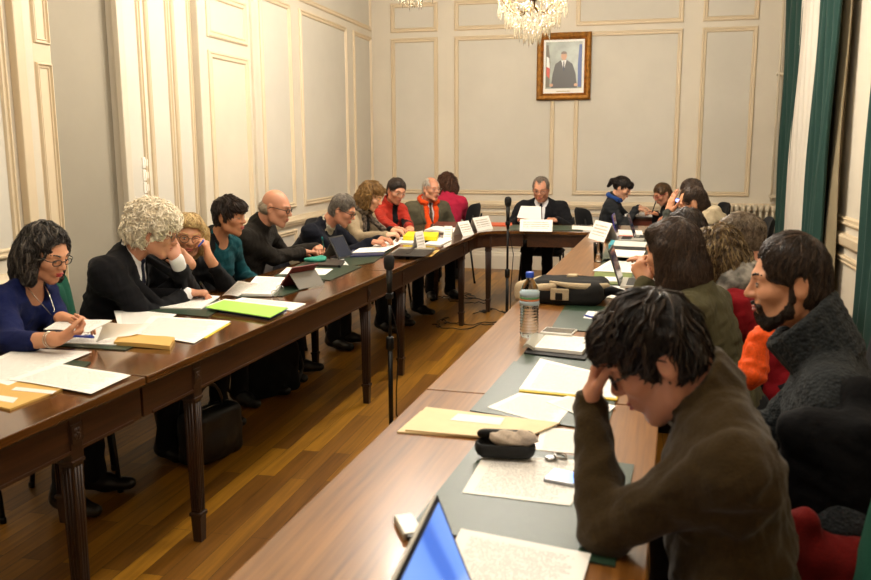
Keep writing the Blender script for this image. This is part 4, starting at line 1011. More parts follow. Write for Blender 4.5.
# ------------------------------------------------------------------ things on the tables
def paper_mat(name, base='#efece6', ink='#bdbab6', rows=58, lo=.08, hi=.94, dens=.62):
    if name in MC: return MC[name]
    t = NT(name); uv = t.n('ShaderNodeTexCoord').outputs['UV']; sp = t.n('ShaderNodeSeparateXYZ', {0: uv})
    M2 = lambda op, a, b=0.0: t.n('ShaderNodeMath', {0: a, 1: b}, operation=op).outputs[0]
    row = M2('MULTIPLY', sp.outputs['Y'], float(rows)); fr = M2('FRACT', row); rid = M2('FLOOR', row)
    on = M2('MULTIPLY', M2('GREATER_THAN', fr, .3), M2('LESS_THAN', fr, .78))
    cv = t.n('ShaderNodeCombineXYZ', {'X': M2('MULTIPLY', sp.outputs['X'], 52.0), 'Y': M2('MULTIPLY', rid, 7.31), 'Z': 0.0})
    nz = t.n('ShaderNodeTexNoise', {'Vector': cv.outputs[0], 'Scale': 1.0, 'Detail': 1.0}); wd = M2('GREATER_THAN', nz.outputs[0], 1-dens)
    cl = t.n('ShaderNodeCombineXYZ', {'X': 0.0, 'Y': M2('MULTIPLY', rid, 3.17), 'Z': 0.0}); n2 = t.n('ShaderNodeTexNoise', {'Vector': cl.outputs[0], 'Scale': 1.0})
    ragged = M2('LESS_THAN', sp.outputs['X'], M2('ADD', M2('MULTIPLY', n2.outputs[0], .8), .45))
    inx = M2('MULTIPLY', M2('GREATER_THAN', sp.outputs['X'], .1), M2('LESS_THAN', sp.outputs['X'], .9)); iny = M2('MULTIPLY', M2('GREATER_THAN', sp.outputs['Y'], lo), M2('LESS_THAN', sp.outputs['Y'], hi))
    msk = M2('MULTIPLY', M2('MULTIPLY', M2('MULTIPLY', on, wd), M2('MULTIPLY', inx, iny)), ragged)
    mx = t.n('ShaderNodeMix', {'Factor': msk, 6: srgb(base), 7: srgb(ink)}, data_type='RGBA'); t.l(mx.outputs[2], t.b.inputs['Base Color'])
    t.b.inputs['Roughness'].default_value = .65; t.b.inputs['Specular IOR Level'].default_value = .25; MC[name] = t.m; return t.m
PAP = paper_mat('printed_paper'); PAPT = paper_mat('table_paper', rows=46, dens=.55, ink='#b6b3b0'); PAPW = mat('blank_paper', '#efece6', .7, noise=.02)
CARD = paper_mat('card_print', '#f3f0ea', '#c0b8ac', 6, .25, .85, .6)
MANI = mat('manila', '#cfa75c', .6, noise=.05, nscale=12); BLOT = mat('blotter_green', '#253a2a', .36, noise=.08, nscale=30, bump=.15, bscale=300)
BLOTE = mat('blotter_edge', '#16261b', .5); WLAB = mat('label_white', '#e6e1da', .6)
def slab(name, q, th, m, parent=None, z=None, curl=0.0, wave=0.0, n=8, mside=None, up=0.0, org=None):
    """sheet on four world corners (u along q0->q1), bottom at the corners"""
    q = [A(p) for p in q]; org = q[0] if org is None else org; V = []; UV = []
    for s in (0, 1):
        for j in range(n+1):
            for i in range(n+1):
                u, v = i/n, j/n; p = q[0]*(1-u)*(1-v)+q[1]*u*(1-v)+q[2]*u*v+q[3]*(1-u)*v
                e = curl*(max(0, u-.6)**2*3+max(0, .25-v)**2*5)+wave*(.5+.5*math.sin(u*4+v*3))*min(1, 6*u*(1-u)+.0)+up*v*v
                V.append(p+A(0, 0, e+(th if s else 0))-org); UV.append((u, 1-v))
    m_ = (n+1)**2; F = []; MI = []
    for j in range(n):
        for i in range(n):
            a = j*(n+1)+i; F.append([m_+a, m_+a+1, m_+a+n+2, m_+a+n+1]); MI.append(0); F.append([a, a+n+1, a+n+2, a+1]); MI.append(1 if mside else 0)
    bd = [i for i in range(n)]+[n+j*(n+1) for j in range(n)]+[m_-1-i for i in range(n)]+[n*(n+1)-j*(n+1) for j in range(n)]
    for a, b in zip(bd, bd[1:]+bd[:1]): F.append([a, b, m_+b, m_+a]); MI.append(1 if mside else 0)
    o = mesh_np(name, V, F, [m]+([mside] if mside else []), parent, MI, smooth=False)
    uvl = o.data.uv_layers.new(name='UVMap'); idx = np.empty(len(o.data.loops), np.int32); o.data.loops.foreach_get('vertex_index', idx); uvl.data.foreach_set('uv', np.array(UV, np.float32)[idx].ravel())
    if parent is None: o.location = [float(v) for v in org]
    # outward normals
    bm = bmesh.new(); bm.from_mesh(o.data); bmesh.ops.recalc_face_normals(bm, faces=bm.faces); bm.to_mesh(o.data); bm.free()
    return o
def Q(pxs, z): return [P(x, y, z) for x, y in pxs]
def sheet(label, pxs, z=.7605, th=.0012, m=None, cat='paper', name='paper_sheet', group=None, **k):
    return tag(slab(name, Q(pxs, z), th, m or PAP, **k), label, cat, group)
def blotter(label, pxs, z=.7604, th=.004, group=None): return tag(slab('desk_blotter', Q(pxs, z), th, BLOT, mside=BLOTE, n=4), label, 'desk pad', group)
def local(q, z=0):
    """matrix with origin q0, x along q0->q1, y towards q3 (horizontal)"""
    a, b, d = q[0], q[1], q[3]; x = nrm(b-a); y = nrm((d-a)-x*np.dot(d-a, x)); return Matrix((( x[0], y[0], 0, a[0]), (x[1], y[1], 0, a[1]), (0, 0, 1, z), (0, 0, 0, 1))), np.linalg.norm(b-a), np.dot(d-a, y)
# --- left row, near to far
blotter('green desk pad under the sheets at the lower left table end', [(44, 367), (84, 368.5), (91, 363), (52, 359)])
sheet('white sheet at the far left edge, partly under the front sheet', [(-40, 374), (10, 386), (92, 352), (19.7, 348)], .7652, wave=.002)
sheet('white printed sheet lying beside the manila envelope, nearest table edge', [(8, 380), (91, 394), (131, 375.5), (56, 363.5)], .767, wave=.003)
e1 = tag(slab('manila_envelope', Q([(-50, 396), (10, 411), (63, 390.5), (5, 380)], .7605), .006, MANI), 'manila envelope with white labels at the lower left corner', 'envelope')
o_ = A(e1.location)
slab('address_label', Q([(16, 387), (57, 391), (52, 394), (11, 390)], .7668), .0006, WLAB, e1, org=o_); slab('address_label', Q([(-16, 393), (18, 398), (13, 403), (-22, 397)], .7668), .0006, WLAB, e1, org=o_)
blotter('green desk pad in front of the woman in navy sweater', [(41, 345.5), (125, 351), (165, 334), (82, 325)])
sheet('white sheets stacked on the green pad before navy sweater woman', [(43.5, 343), (116, 345.5), (135, 330), (75, 325)], .7646, .004)
e2 = tag(slab('padded_envelope', Q([(114, 346), (170, 350), (175, 341), (121, 337)], .7606), .016, MANI, wave=.003), 'thick folded yellow envelope beside the curly-haired man\'s sheets', 'envelope')
sheet('large white sheet spread in front of the curly white-haired man', [(133, 334), (194, 343.5), (231, 321.5), (152, 316)], .763, .002, wave=.002)
sheet('white sheet under the spread page, between first two seated people', [(118, 326), (160, 326), (180, 312), (114, 311)], .7606, .002)
y1 = sheet('thin yellow folder peeking from beneath the spread white sheet', [(160, 338), (206, 338.5), (231, 323.5), (190, 322)], .7606, .0018, mat('yellow_card', '#e3c33c', .6), 'folder', 'paper_folder')
blotter('green desk pad under the curly-haired man\'s writing hand', [(140, 311), (208, 317.5), (234, 302), (165, 298)])
sheet('writing papers under the curly-haired man\'s hand', [(144, 308), (201, 309.5), (220, 297), (168, 294)], .7646, .006)
gf = thing('ring_folder', 'neon green folder with blue cover lying before the blonde woman', 'folder', P(238, 310, .7605)); o_ = A(gf.location)
slab('cover', Q([(204, 309), (270, 319), (289, 309), (224, 301)], .7605), .004, mat('folder_blue', '#2b4f92', .5), gf, org=o_); slab('pages', Q([(206, 308), (269, 317.5), (287, 308.5), (225, 301)], .7646), .011, PAPW, gf, org=o_)
slab('cover', Q([(205, 308), (270, 318), (288, 308.5), (224, 300.7)], .7757), .004, mat('folder_neon', '#a4d85a', .55), gf, org=o_)
sheet('white sheet behind the neon green folder', [(228, 303), (292, 311), (306, 304), (242, 298)], .7606, .003)
blotter('green desk pad under the tablet in red cover', [(236, 298), (283, 296.5), (325, 281.5), (285, 276)])
bd = thing('ring_binder', 'open binder with white pages before the woman in teal', 'binder', P(265, 288, .7646)); o_ = A(bd.location)
slab('pages', Q([(241, 295.5), (271.5, 296.5), (289, 279.5), (256, 278)], .7646), .012, PAPT, bd, org=o_)
rg_ = MB()
for k in range(3):
    c = P(280-k*2.2*0+(k-1)*5, 288-(k-1)*5.3, .779)-o_; rg_.tube([c+A(.02*math.cos(a), 0, .016*math.sin(a)) for a in np.linspace(0, 2*PI, 12, endpoint=False)], .0018, 6, close=True)
rg_.build('binder_ring', mat('chrome', '#c8c8c8', .15, metal=1), bd)
# sheet pad propped up by the woman's hand
q = [P(231, 297, .7646), P(252, 287, .785), PY(252, 282, 4.35), PY(236, 273, 4.25)]
q = [P(222, 297, .765), P(240, 296, .765), P(256, 285, .80), P(236, 282, .87)]
sheet('lifted page curving up beside the open binder', [(0, 0)]*4, m=PAP) if False else tag(slab('lifted_page', [P(222, 296, .766), P(238, 296.5, .766), P(258, 284, .80), P(238, 281, .85)], .001, PAPT, wave=.006), 'lifted page curving up beside the open binder', 'paper')
def tablet(label, base, rz, w, h, tilt, mcov, mscr, es=0, kick=True, name='tablet_computer'):
    """stands on its long edge at base; screen faces local -y side turned by tilt from vertical; back cover on +y"""
    r = thing(name, label, 'tablet', base, rz); M = Matrix.Rotation(-tilt, 4, 'X')
    MB().box((-w/2, -.004, 0), (w/2, .004, h), M, .003).build('case', mcov, r); MB().box((-w/2+.012, -.0052, .012), (w/2-.012, -.0042, h-.012), M).build('screen', mscr, r)
    if kick:
        p = M @ Vector((0, .004, h*.72)); mb = MB(); b = mb.bm; y2 = p.y+h*.42
        v = [b.verts.new(c) for c in ((-w/2, p.y, p.z), (w/2, p.y, p.z), (w/2, y2, .002), (-w/2, y2, .002), (-w/2, p.y+.004, p.z), (w/2, p.y+.004, p.z), (w/2, y2+.005, .002), (-w/2, y2+.005, .002))]
        for f_ in ((0, 1, 2, 3), (7, 6, 5, 4), (0, 4, 5, 1), (1, 5, 6, 2), (2, 6, 7, 3), (3, 7, 4, 0)): b.faces.new([v[i] for i in f_])
        mb.build('kickstand', mat('cover_grey', '#6d675c', .6), r)
    return r
M_SCR = mat('screen_off', '#15171c', .1, emit='#5f7aa8', es=.06); M_RED = mat('cover_red', '#6d2118', .55)
tb = P(297, 285, .7646); tablet('tablet in red folding cover propped on the green pad', tb+A(-.03, -.0, 0), -1.95, .20, .16, .75, M_RED, M_SCR)
blotter('green desk pad in front of the bald man', [(274, 276.5), (330, 280.7), (362, 267), (305, 262)])
sheet('white sheet on the green pad in front of the bald man', [(279.5, 274), (325, 275), (333, 269), (287, 267.5)], .7646)
cs = thing('document_case', 'flat dark brown tablet case near the bald man\'s hands', 'case', P(328, 264, .7646)); o_ = A(cs.location)
slab('case_body', Q([(316, 266.5), (339.5, 267.5), (344, 262), (322, 260.5)], .7646), .014, mat('case_brown', '#3b3029', .5, bump=.2), cs, org=o_)
slab('strap_band', Q([(338, 267.6), (340.5, 267.7), (344.8, 262.2), (342.4, 262)], .7646), .016, M_BLK, cs, org=o_)
Fc = Field((-.12, -.12, -.03), (.12, .12, .06), .006); Fc.ell((0, 0, .012), (.075, .05, .016), None, .01); Fc.ell((.03, .03, .016), (.035, .03, .018), None, .01); Fc.displace(.006, 60, 4, 1.6); V_, Q_ = Fc.mesh()
o = mesh_np('glasses_cloth', V_, Q_, cloth('teal_cloth', '#3f8f7c', 300, .2)); o.location = [float(v) for v in P(315, 261.5, .777)]; tag(o, 'small teal cloth on the case by the bald man\'s hands', 'cloth')
sheet('white sheet beyond the brown tablet case', [(340, 267), (352, 266), (364, 260.5), (330, 258)], .7606, .002)
blotter('green desk pad in front of the man in navy sweater', [(350, 267), (374, 262.5), (392, 250), (340, 255)])
tb = P(346, 258, .7646); tablet('dark tablet on a stand seen edge-on before navy sweater man', tb, -1.75+PI, .2, .17, .5, mat('cover_dark', '#2a2824', .5), M_SCR)
nb_ = thing('notebook', 'navy notebook under white sheets before navy sweater man', 'notebook', P(365, 254, .7646)); o_ = A(nb_.location)
slab('cover', Q([(350, 257.5), (383, 256), (388, 250), (352, 251)], .7646), .010, mat('navy_cover', '#23274a', .5), nb_, org=o_); slab('pages', Q([(351, 256.5), (382, 255), (387, 250), (353, 251)], .7668), .006, PAPW, nb_, org=o_)
sheet('white sheets lying on the navy notebook', [(352, 253), (384, 252), (401, 243), (372, 241)], .777, .003)
og = thing('organiser', 'thick black organiser with elastic strap, left table edge', 'organiser', P(410, 251, .7605)); o_ = A(og.location)
slab('cover', Q([(389.5, 256), (424.5, 257), (436, 250), (399, 249)], .7605), .003, M_BAG2, og, org=o_); slab('pages', Q([(390, 255.7), (424, 256.5), (435, 250), (399.5, 249.2)], .7636), .018, mat('page_edge', '#8c8578', .7), og, org=o_); slab('cover', Q([(389.5, 256), (424.5, 257), (436, 250), (399, 249)], .7817), .003, M_BAG2, og, org=o_)
slab('elastic_strap', Q([(406, 256.8), (409.5, 256.9), (417, 249.4), (413.5, 249.3)], .7605), .026, M_BLK, og, org=o_)
sheet('small manila slip at the table edge beside the organiser', [(425, 257), (432, 256.5), (440, 250), (434, 250.5)], .7606, .003, MANI, 'envelope', 'manila_slip')
sheet('white sheets before the woman in beige cardigan', [(392, 243), (413, 244), (418, 239), (397, 238)], .7606, .008, PAPW)
yf = thing('box_folder', 'bright yellow folder stacked on a blue one before the red jacket woman', 'folder', P(420, 236, .7605)); o_ = A(yf.location)
slab('blue_folder', Q([(402, 240.5), (437, 241.5), (440, 236), (408, 235)], .7605), .012, mat('folder_blue', '#2b4f92', .5), yf, org=o_); slab('yellow_folder', Q([(403, 240), (437, 240.7), (439, 236), (408, 235)], .7726), .032, mat('folder_yellow', '#e4d21c', .55), yf, org=o_)
sheet('white booklet between the yellow folder and the leaning cards', [(424, 244.5), (440, 246), (452, 240), (438, 238)], .7606, .007, PAPW)
sheet('crumpled white papers before the man in orange scarf', [(424, 232), (452, 235), (462, 229), (436, 227)], .7606, .018, PAPW, wave=.012)
sheet('reddish brown folder before the man in orange scarf', [(433, 228), (460, 230), (461, 225), (437, 224.5)], .7606, .03, mat('folder_maroon', '#5f2416', .5), 'folder', 'leather_folder')
sheet('orange folder lying on the head table left of microphone', [(488, 225.5), (512, 226), (512, 223.4), (489, 223)], .7606, .008, mat('folder_orange', '#cf5a32', .55), 'folder', 'paper_folder')
sheet('dark green pad on the head table under the suited man\'s hands', [(508, 230), (583, 231), (580, 226), (510, 225)], .7606, .004, BLOT, 'desk pad', 'desk_blotter')
sheet('white papers on the head table right of the suited man', [(572, 229.5), (594, 231), (592, 227), (572, 226)], .7606, .006, PAPW)
def tent(label, px_l, px_r, hgt, depth=.09, z=.7605, lean=.0, tilt=1.0):
    """folded name card; base front edge from px_l to px_r"""
    a, b = P(*px_l, z), P(*px_r, z); x = nrm(b-a); y = A(-x[1], x[0], 0.); L = np.linalg.norm(b-a)
    top0, top1 = a+y*depth/2+A(0, 0, hgt), b+y*depth/2+A(0, 0, hgt); r = thing('name_card', label, 'name card', a)
    o_ = a; slab('front_face', [top0, top1, b, a][::1], .0012, CARD, r, org=o_, n=3).data
    slab('rear_face', [top1, top0, a+y*depth, b+y*depth], .0012, PAPW, r, org=o_, n=3)
    return r
tent('white folded name card on curved corner, leftmost of the three', (443, 240.5), (451, 240.7), .115, .1)
tent('white folded name card on curved corner, middle of the three', (463, 236.5), (474, 234.5), .12, .11)
tent('white folded name card on curved corner, rightmost of the three', (477.5, 231.5), (493, 228.5), .12, .1)
tent('white folded name card standing right in front of the suited man', (519.5, 231.2), (552, 231.8), .105, .08)
tent('narrow white name card leaning beside the yellow folder', (418, 250.5), (426, 248.5), .135, .05)
tent('white folded name card on the right row table by clear tumbler', (588, 238), (604, 242.5), .15, .13)

# --- right row, near to far
blotter('large green desk pad nearest the camera under the black case', [(410, 528), (615, 568), (634, 466), (477, 443)])
sheet('white printed sheet on the near desk pad, by the blue screen', [(425, 600), (566, 640), (591, 554), (461, 529)], .7646, .0012, PAPT, wave=.0)
sheet('white printed sheet under the black case and phone', [(462, 493), (570, 506), (600, 462), (484, 455)], .7648, .0012, PAPT)
for k, (lb, dx, dz) in enumerate((('lower manila envelope poking out left beside the black case', 0, 0), ('upper manila envelope with white label beside black case', 1, .0045))):
    q = [(397, 433), (508, 440), (556, 426), (421, 412)] if k == 0 else [(405, 431), (520, 441), (560, 424), (426, 408)]
    e = tag(slab('manila_envelope', Q(q, .7606+dz), .004, mat('manila_light', '#d9c193', .6, noise=.05, nscale=12)), lb, 'envelope')
    if k: slab('address_label', Q([(450, 420), (500, 425), (505, 418), (458, 413.5)], .7695), .0005, WLAB, e, org=A(e.location))
gc = thing('glasses_case', 'black open eyeglasses case holding a crumpled beige cloth', 'glasses case', P(505, 458, .766), 0)
g0, g1 = P(479, 456, .766), P(536, 459, .766); ax = nrm(g1-g0); rzc = math.atan2(ax[1], ax[0]); gc.rotation_euler = (0, 0, rzc); Lc = np.linalg.norm(g1-g0)
Fc = Field((-.14, -.07, -.02), (.14, .07, .09), .0035); hl = Lc/2-.022
Fc.cone((-hl, 0, .028), (hl, 0, .028), .027, None, 0, flat=A(0, 1, 0), fs=1.15); Fc.cone((-hl, 0, .046), (hl, 0, .046), .019, None, .004, mode='sub', flat=A(0, 1, 0), fs=1.3); Fc.plane_cut(A(0, 0, .042), A(0, 0, 1.)); V_, Q_ = Fc.mesh(); mesh_np('case_tray', V_, Q_, mat('case_black', '#0c0c0d', .7, bump=.3, bscale=300), gc)
Fc = Field((-.14, -.07, -.02), (.14, .09, .12), .0035); Fc.cone((-hl, .022, .052), (hl, .022, .052), .024, None, 0, flat=A(0, .6, .8), fs=.5); V_, Q_ = Fc.mesh(); mesh_np('case_lid', V_, Q_, MC['case_black'], gc)
Fc = Field((-.09, -.08, -.0), (.11, .09, .12), .0035); Fc.ell((.02, -.004, .052), (.055, .022, .017), None, .01); Fc.ell((.045, -.006, .058), (.025, .02, .014), None, .01); Fc.displace(.006, 85, 6, 1.8); V_, Q_ = Fc.mesh(); o = mesh_np('lens_cloth', V_, Q_, cloth('beige_cloth', '#c3b3a2', 250, .2)); o.location = gc.location; o.rotation_euler = gc.rotation_euler; tag(o, 'crumpled beige lens cloth lying in the open black case', 'cloth')
wt = thing('wristwatch', 'metal wristwatch beside phone near the brown sleeve elbow', 'watch', P(551, 460, .766)); wt.scale = (.8, .8, .8); MB().lathe([(.018, 0), (.02, .003), (.02, .008), (.017, .01)], n=20).build('watch_case', mat('steel', '#8d8a84', .25, metal=1), wt)
MB().lathe([(.016, .0102), (.016, .0108)], n=20).build('dial', mat('dial', '#202226', .2), wt); MB().tube([(.018*math.cos(a)*1.0+.03, .02*math.sin(a), .006+.012*math.sin(a/2)) for a in np.linspace(.4, 2*PI-.4, 16)], .005, 6).build('strap', mat('steel', '#8d8a84', .25, metal=1), wt)
def phone(label, q, z, mb_, ms, name='smartphone'):
    M, a, b = local(Q(q, z), z); r = thing(name, label, 'phone', P(*q[0], z)); M = Matrix.Translation(-Vector([float(v) for v in P(*q[0], z)])) @ M
    MB().box((0, 0, 0), (a, b, .009), M, .003).build('body', mb_, r); MB().box((a*.04, b*.1, .0088), (a*.96, b*.9, .0096), M).build('screen', ms, r); return r
phone('smartphone with lit blue screen by the brown sleeve elbow', [(543, 482), (574, 488), (580, 476), (550, 470.5)], .766, mat('phone_silver', '#8e9094', .3, metal=.6), mat('screen_lit_blue', '#6a9be0', .2, emit='#5f9cff', es=1.1))
blotter('green desk pad under the papers left of the brown fleece person', [(470, 411.5), (606, 433), (622, 380), (514, 362)])
blotter('narrow green desk pad edge just beyond the printed sheets', [(516, 363), (620, 376), (620, 362), (524, 353)])
sheet('printed page on green pad, closest to the envelopes', [(487, 407.5), (556, 426.5), (578, 399), (519, 393)], .7646)
sheet('printed page on green pad pointing right, behind the raised forearm', [(546, 402), (597, 423), (616, 406), (568, 396)], .7660)
yl = sheet('yellow edged folder under the big pair of printed pages', [(519, 392), (617, 401), (622, 379), (541, 361)], .7648, .004, mat('yellow_card', '#e3c33c', .6), 'folder', 'paper_folder')
sheet('big printed pages on the yellow edged folder', [(519, 389.5), (616, 398.5), (621, 378), (540, 359)], .769, .002)
sheet('white printed sheet poking out behind the black case', [(536, 450), (596, 456), (602, 433), (541, 427)], .7606)
bk = thing('magazine_stack', 'black folder topped with white printed pages beside the bottle', 'folder', P(560, 345, .7606)); o_ = A(bk.location)
slab('folder', Q([(524, 355), (585, 362), (596, 346), (538, 338)], .7606), .010, mat('case_black', '#0c0c0d', .7), bk, org=o_); slab('curled_cover', Q([(523, 349), (534, 351), (546, 337), (534, 336)], .7712), .012, mat('magazine_cover', '#a9a79c', .35), bk, org=o_, wave=.01); slab('pages', Q([(533, 350), (582, 355), (594, 341), (541, 336)], .7712), .012, PAPT, bk, org=o_)
tw = phone('white framed tablet lying between bottle and dark hair', [(540, 334), (572, 336.5), (574, 331), (542, 328.5)], .784, mat('tablet_white', '#d8d4ca', .35), mat('screen_grey', '#5f5a50', .2), 'tablet_device')
blotter('green desk pad behind the bottle with blue pen resting on it', [(551, 329), (640, 337), (640, 309), (566, 305)])
sheet('small white card with blue pen on the green pad', [(583, 318), (598, 320), (600, 312), (588, 311)], .7646, .001, PAPW)
def pen(label, a, b, m, name='pen', r=.0045):
    o = thing(name, label, 'pen', a); d = A(b)-A(a); MB().tube([(0, 0, 0), d*.08, d*.1, d*.9, d], [.0008, r*.8, r, r, r*.7], 8).build('barrel', m, o); MB().tube([d*.62, d*.97], [r*1.25, r*1.15], 8).tube([d*.66+A(0, 0, r*1.6), d*.95+A(0, 0, r*1.6)], .0012, 6).build('cap', m, o); return o
pen('blue pen lying on green pad behind bottle', P(584, 315, .771), P(600, 319, .771), mat('pen_blue', '#2f48a8', .3))
# bottle
bt = thing('water_bottle', 'clear plastic water bottle with blue cap on right row table', 'bottle', P(529, 336.5, .76))
k_ = 1.0; prof = [(.001, .002), (.030, .002), (.0355, .012)]
for i in range(9): z = .02+i*.0135; prof += [(.0365, z), (.034, z+.006), (.0365, z+.012)]
prof += [(.0375, .148), (.0375, .20), (.036, .212), (.026, .245), (.016, .262), (.0135, .268), (.0135, .275)]
MB().lathe([(r*1.04, z*.89) for r, z in prof], n=32).build('bottle_body', mat('pet_plastic', '#f4fbff', .04, trans=1, ior=1.12, spec=.6), bt, True)
MB().lathe([(r*.96*1.04, z*.89+.001) for r, z in prof if z < .19]+[(.001, .172)], n=32).build('water', mat('water', '#f8fdff', .02, trans=1, ior=1.2), bt, True)
MB().lathe([(.0155, .243), (.0165, .244), (.0165, .262), (.015, .265), (.001, .265)], n=24).build('cap', mat('cap_blue', '#2450c8', .4), bt, True)
lb = MB(); 
for (z0, z1, mi_) in ((.133, .150, 0), (.150, .158, 2), (.158, .166, 1), (.166, .186, 0)): lb.lathe([(.0397, z0), (.0397, z1)], n=32, mi=mi_)
lb.build('label_wrap', [mat('label_pale', '#9fb0b8', .4), mat('label_green', '#4c8a5c', .4), mat('label_red', '#b8683a', .4)], bt, True)
# laptop near camera
hA, hB = P(437, 495, .97), P(395, 580, .97); ex = nrm(hB-hA); ey = A(-ex[1], ex[0], 0.)      # ex towards camera, ey to +x side
lp = thing('laptop', 'open laptop with lit blue screen at bottom edge of frame', 'laptop', (hA[0], hA[1], .7606))
ey = ey if ey[0] > 0 else -ey; LW = .33; hinge = A(0, 0, .018)+ey*.075; top = A(0, 0, hA[2]-.7606)
def quadbox(a, b, c, d, nvec, th):
    V = [a, b, c, d, a+nvec*th, b+nvec*th, c+nvec*th, d+nvec*th]; return V, [[0, 1, 2, 3], [7, 6, 5, 4], [0, 4, 5, 1], [1, 5, 6, 2], [2, 6, 7, 3], [3, 7, 4, 0]]
nv = nrm(np.cross(ex, top-hinge)); nv = nv if nv[0] > 0 else -nv
def lapq(name, u0, u1, v0, v1, off, th, m):
    w = lambda u, v: hinge+ex*u*LW+(top-hinge)*v+nv*off; V, F = quadbox(w(u0, v0), w(u1, v0), w(u1, v1), w(u0, v1), nv, th); return mesh_np(name, V, F, m, lp, smooth=False)
M_LAPG = mat('laptop_grey', '#b8b5ac', .4, metal=.3); lapq('lid', 0, 1, 0, 1, -.008, .007, M_LAPG); sc_ = lapq('bezel', 0, 1, 0, 1, -.001, .002, mat('bezel_black', '#0b0b0c', .35))
t = NT('screen_lit'); n_ = t.n('ShaderNodeTexWave', {'Vector': t.coord(rot=(.3, .2, .4)), 'Scale': 3.0, 'Distortion': 2.0}); c_ = t.ramp(n_.outputs[0], [(.05, srgb('#4d74cf')), (.25, srgb('#6f97ea')), (1, srgb('#7da3f0'))])
t.l(c_, t.b.inputs['Emission Color']); t.b.inputs['Emission Strength'].default_value = .95; t.b.inputs['Base Color'].default_value = (.01, .01, .012, 1); t.b.inputs['Roughness'].default_value = .15
lapq('screen', .03, .97, .07, .955, .0012, .0008, t.m)
V, F = quadbox(ey*.06, ey*.06+ex*LW, ey*.29+ex*LW, ey*.29, A(0, 0, 1.), .016); mesh_np('base', V, F, M_LAPG, lp, smooth=False)
V, F = quadbox(ey*.10+ex*.02, ey*.10+ex*(LW-.02), ey*.2+ex*(LW-.02), ey*.2+ex*.02, A(0, 0, 1.), .017); mesh_np('keyboard', V, F, mat('keys_black', '#141416', .5, bump=.4, bscale=90), lp, smooth=False)
MB().tube([ey*.05+ex*.05+A(0, 0, .018), ey*.05+ex*.28+A(0, 0, .018)], .009, 8).build('hinge', M_BLK, lp)
ad = thing('power_adapter', 'small grey adapter lying behind the open laptop', 'adapter', P(408, 530, .7606)); MB().box((-.02, -.045, 0), (.02, .045, .016), T(0, 0, 0, .5), .004).build('housing', M_LAPG, ad); MB().box((-.014, -.056, .004), (.014, -.044, .013), T(0, 0, 0, .5), .002).build('plug', M_BLK, ad)
# backpack
bp = thing('backpack', 'black and beige backpack lying flat behind the water bottle', 'backpack', P(568, 301, .7606), -.1)
F = Field((-.26, -.22, -.02), (.30, .24, .17), .0055); F.box((0, .03, .055), (.185, .15, .055), None, .045, .01); F.box((.0, -.02, .05), (.16, .12, .05), None, .04, .03); F.displace(.005, 24, 8, 1.3); F.plane_cut(A(0, 0, .002), A(0, 0, -1.)); V, Qd = F.mesh()
mesh_np('pack_body', V, Qd, cloth('pack_black', '#232221', 220, .3, .12), bp)
M_BEI = cloth('pack_beige', '#b3a184', 220, .3, .1)
F = Field((-.26, -.22, -.02), (.30, .24, .19), .0055); F.box((-.165, -.03, .058), (.05, .13, .05), basis(A(.3, 1, 0)), .03, .01); F.cone((-.19, -.1, .06), (-.05, -.13, .09), .03, .02, .02); F.displace(.004, 24, 18, 1.3); V, Qd = F.mesh(); mesh_np('side_pocket', V, Qd, M_BEI, bp)
MB().tube([(-.07, -.12, .112), (.02, -.13, .10), (.10, -.12, .094), (.16, -.07, .088), (.185, .02, .08), (.18, .1, .07)], [.006, .014, .018, .02, .018, .012], 8).build('piping', M_BEI, bp, True)
MB().box((-.06, -.152, .028), (.03, -.138, .085), bev=.006).build('buckle_patch', M_BEI, bp); MB().box((-.035, -.158, .03), (.0, -.15, .065), bev=.004).build('buckle', M_BLK, bp)
MB().box((-.02, .06, .108), (.03, .12, .122), bev=.004).build('handle_tab', M_BEI, bp)
MB().tube([(.17, -.02, .05), (.22, -.06, .075), (.27, -.04, .06), (.30, .03, .02), (.33, .1, .008)], [.02, .022, .02, .016, .012], 8).build('strap', M_BAG, bp, True)
# farther right row
blotter('green desk pad under the olive sheet before the long-haired woman', [(589, 285), (640, 288), (652, 262), (604, 259)])
sheet('olive green sheet with white label on right row pad', [(591.5, 284), (630, 285), (632, 274), (595, 272)], .7646, .003, mat('olive_card', '#6d7a3c', .6), 'folder', 'paper_folder')
sheet('white label on the olive green sheet', [(603, 281), (628.6, 282), (629, 277.5), (605, 276.5)], .7678, .0006, PAPW)
sheet('white sheet below the olive one, with red marker on it', [(590, 297), (618, 299), (628, 285), (594, 284)], .7606, .003, PAPW)
pen('red orange marker lying on white sheet by dark laptop', P(607, 292.5, .768), P(616, 289.5, .768), mat('pen_red', '#d2502a', .4), 'marker', .006)
sheet('wide white sheets spread before the long-haired woman', [(592.5, 271), (645, 273.5), (648, 263), (610, 260.5)], .7650, .002)
bx_ = thing('ring_binder', 'black ring binder topped with white pages, right row', 'binder', P(625, 254, .7606)); o_ = A(bx_.location)
slab('cover', Q([(610, 257.5), (643, 259.5), (646, 252), (613, 250.5)], .7606), .034, mat('case_black', '#0c0c0d', .7), bx_, org=o_); slab('pages', Q([(611, 256.5), (642, 258.5), (645.5, 252), (613.5, 250.5)], .795), .008, PAPW, bx_, org=o_)
b2 = thing('ring_binder', 'white ring binder with coloured tab end, right row', 'binder', P(628, 247, .7606)); o_ = A(b2.location)
slab('cover', Q([(609, 249), (645, 251), (647, 246), (612, 244)], .7606), .03, mat('binder_white', '#dcd9d2', .5), b2, org=o_); slab('tab', Q([(608, 249), (613, 249.2), (615, 244.5), (611, 244)], .7606), .032, mat('tab_cyan', '#3ea3b8', .4), b2, org=o_)
slab('tab', Q([(607.5, 248.5), (609, 248.6), (612, 244.3), (610.5, 244)], .7606), .028, mat('tab_orange', '#d08a3a', .4), b2, org=o_)
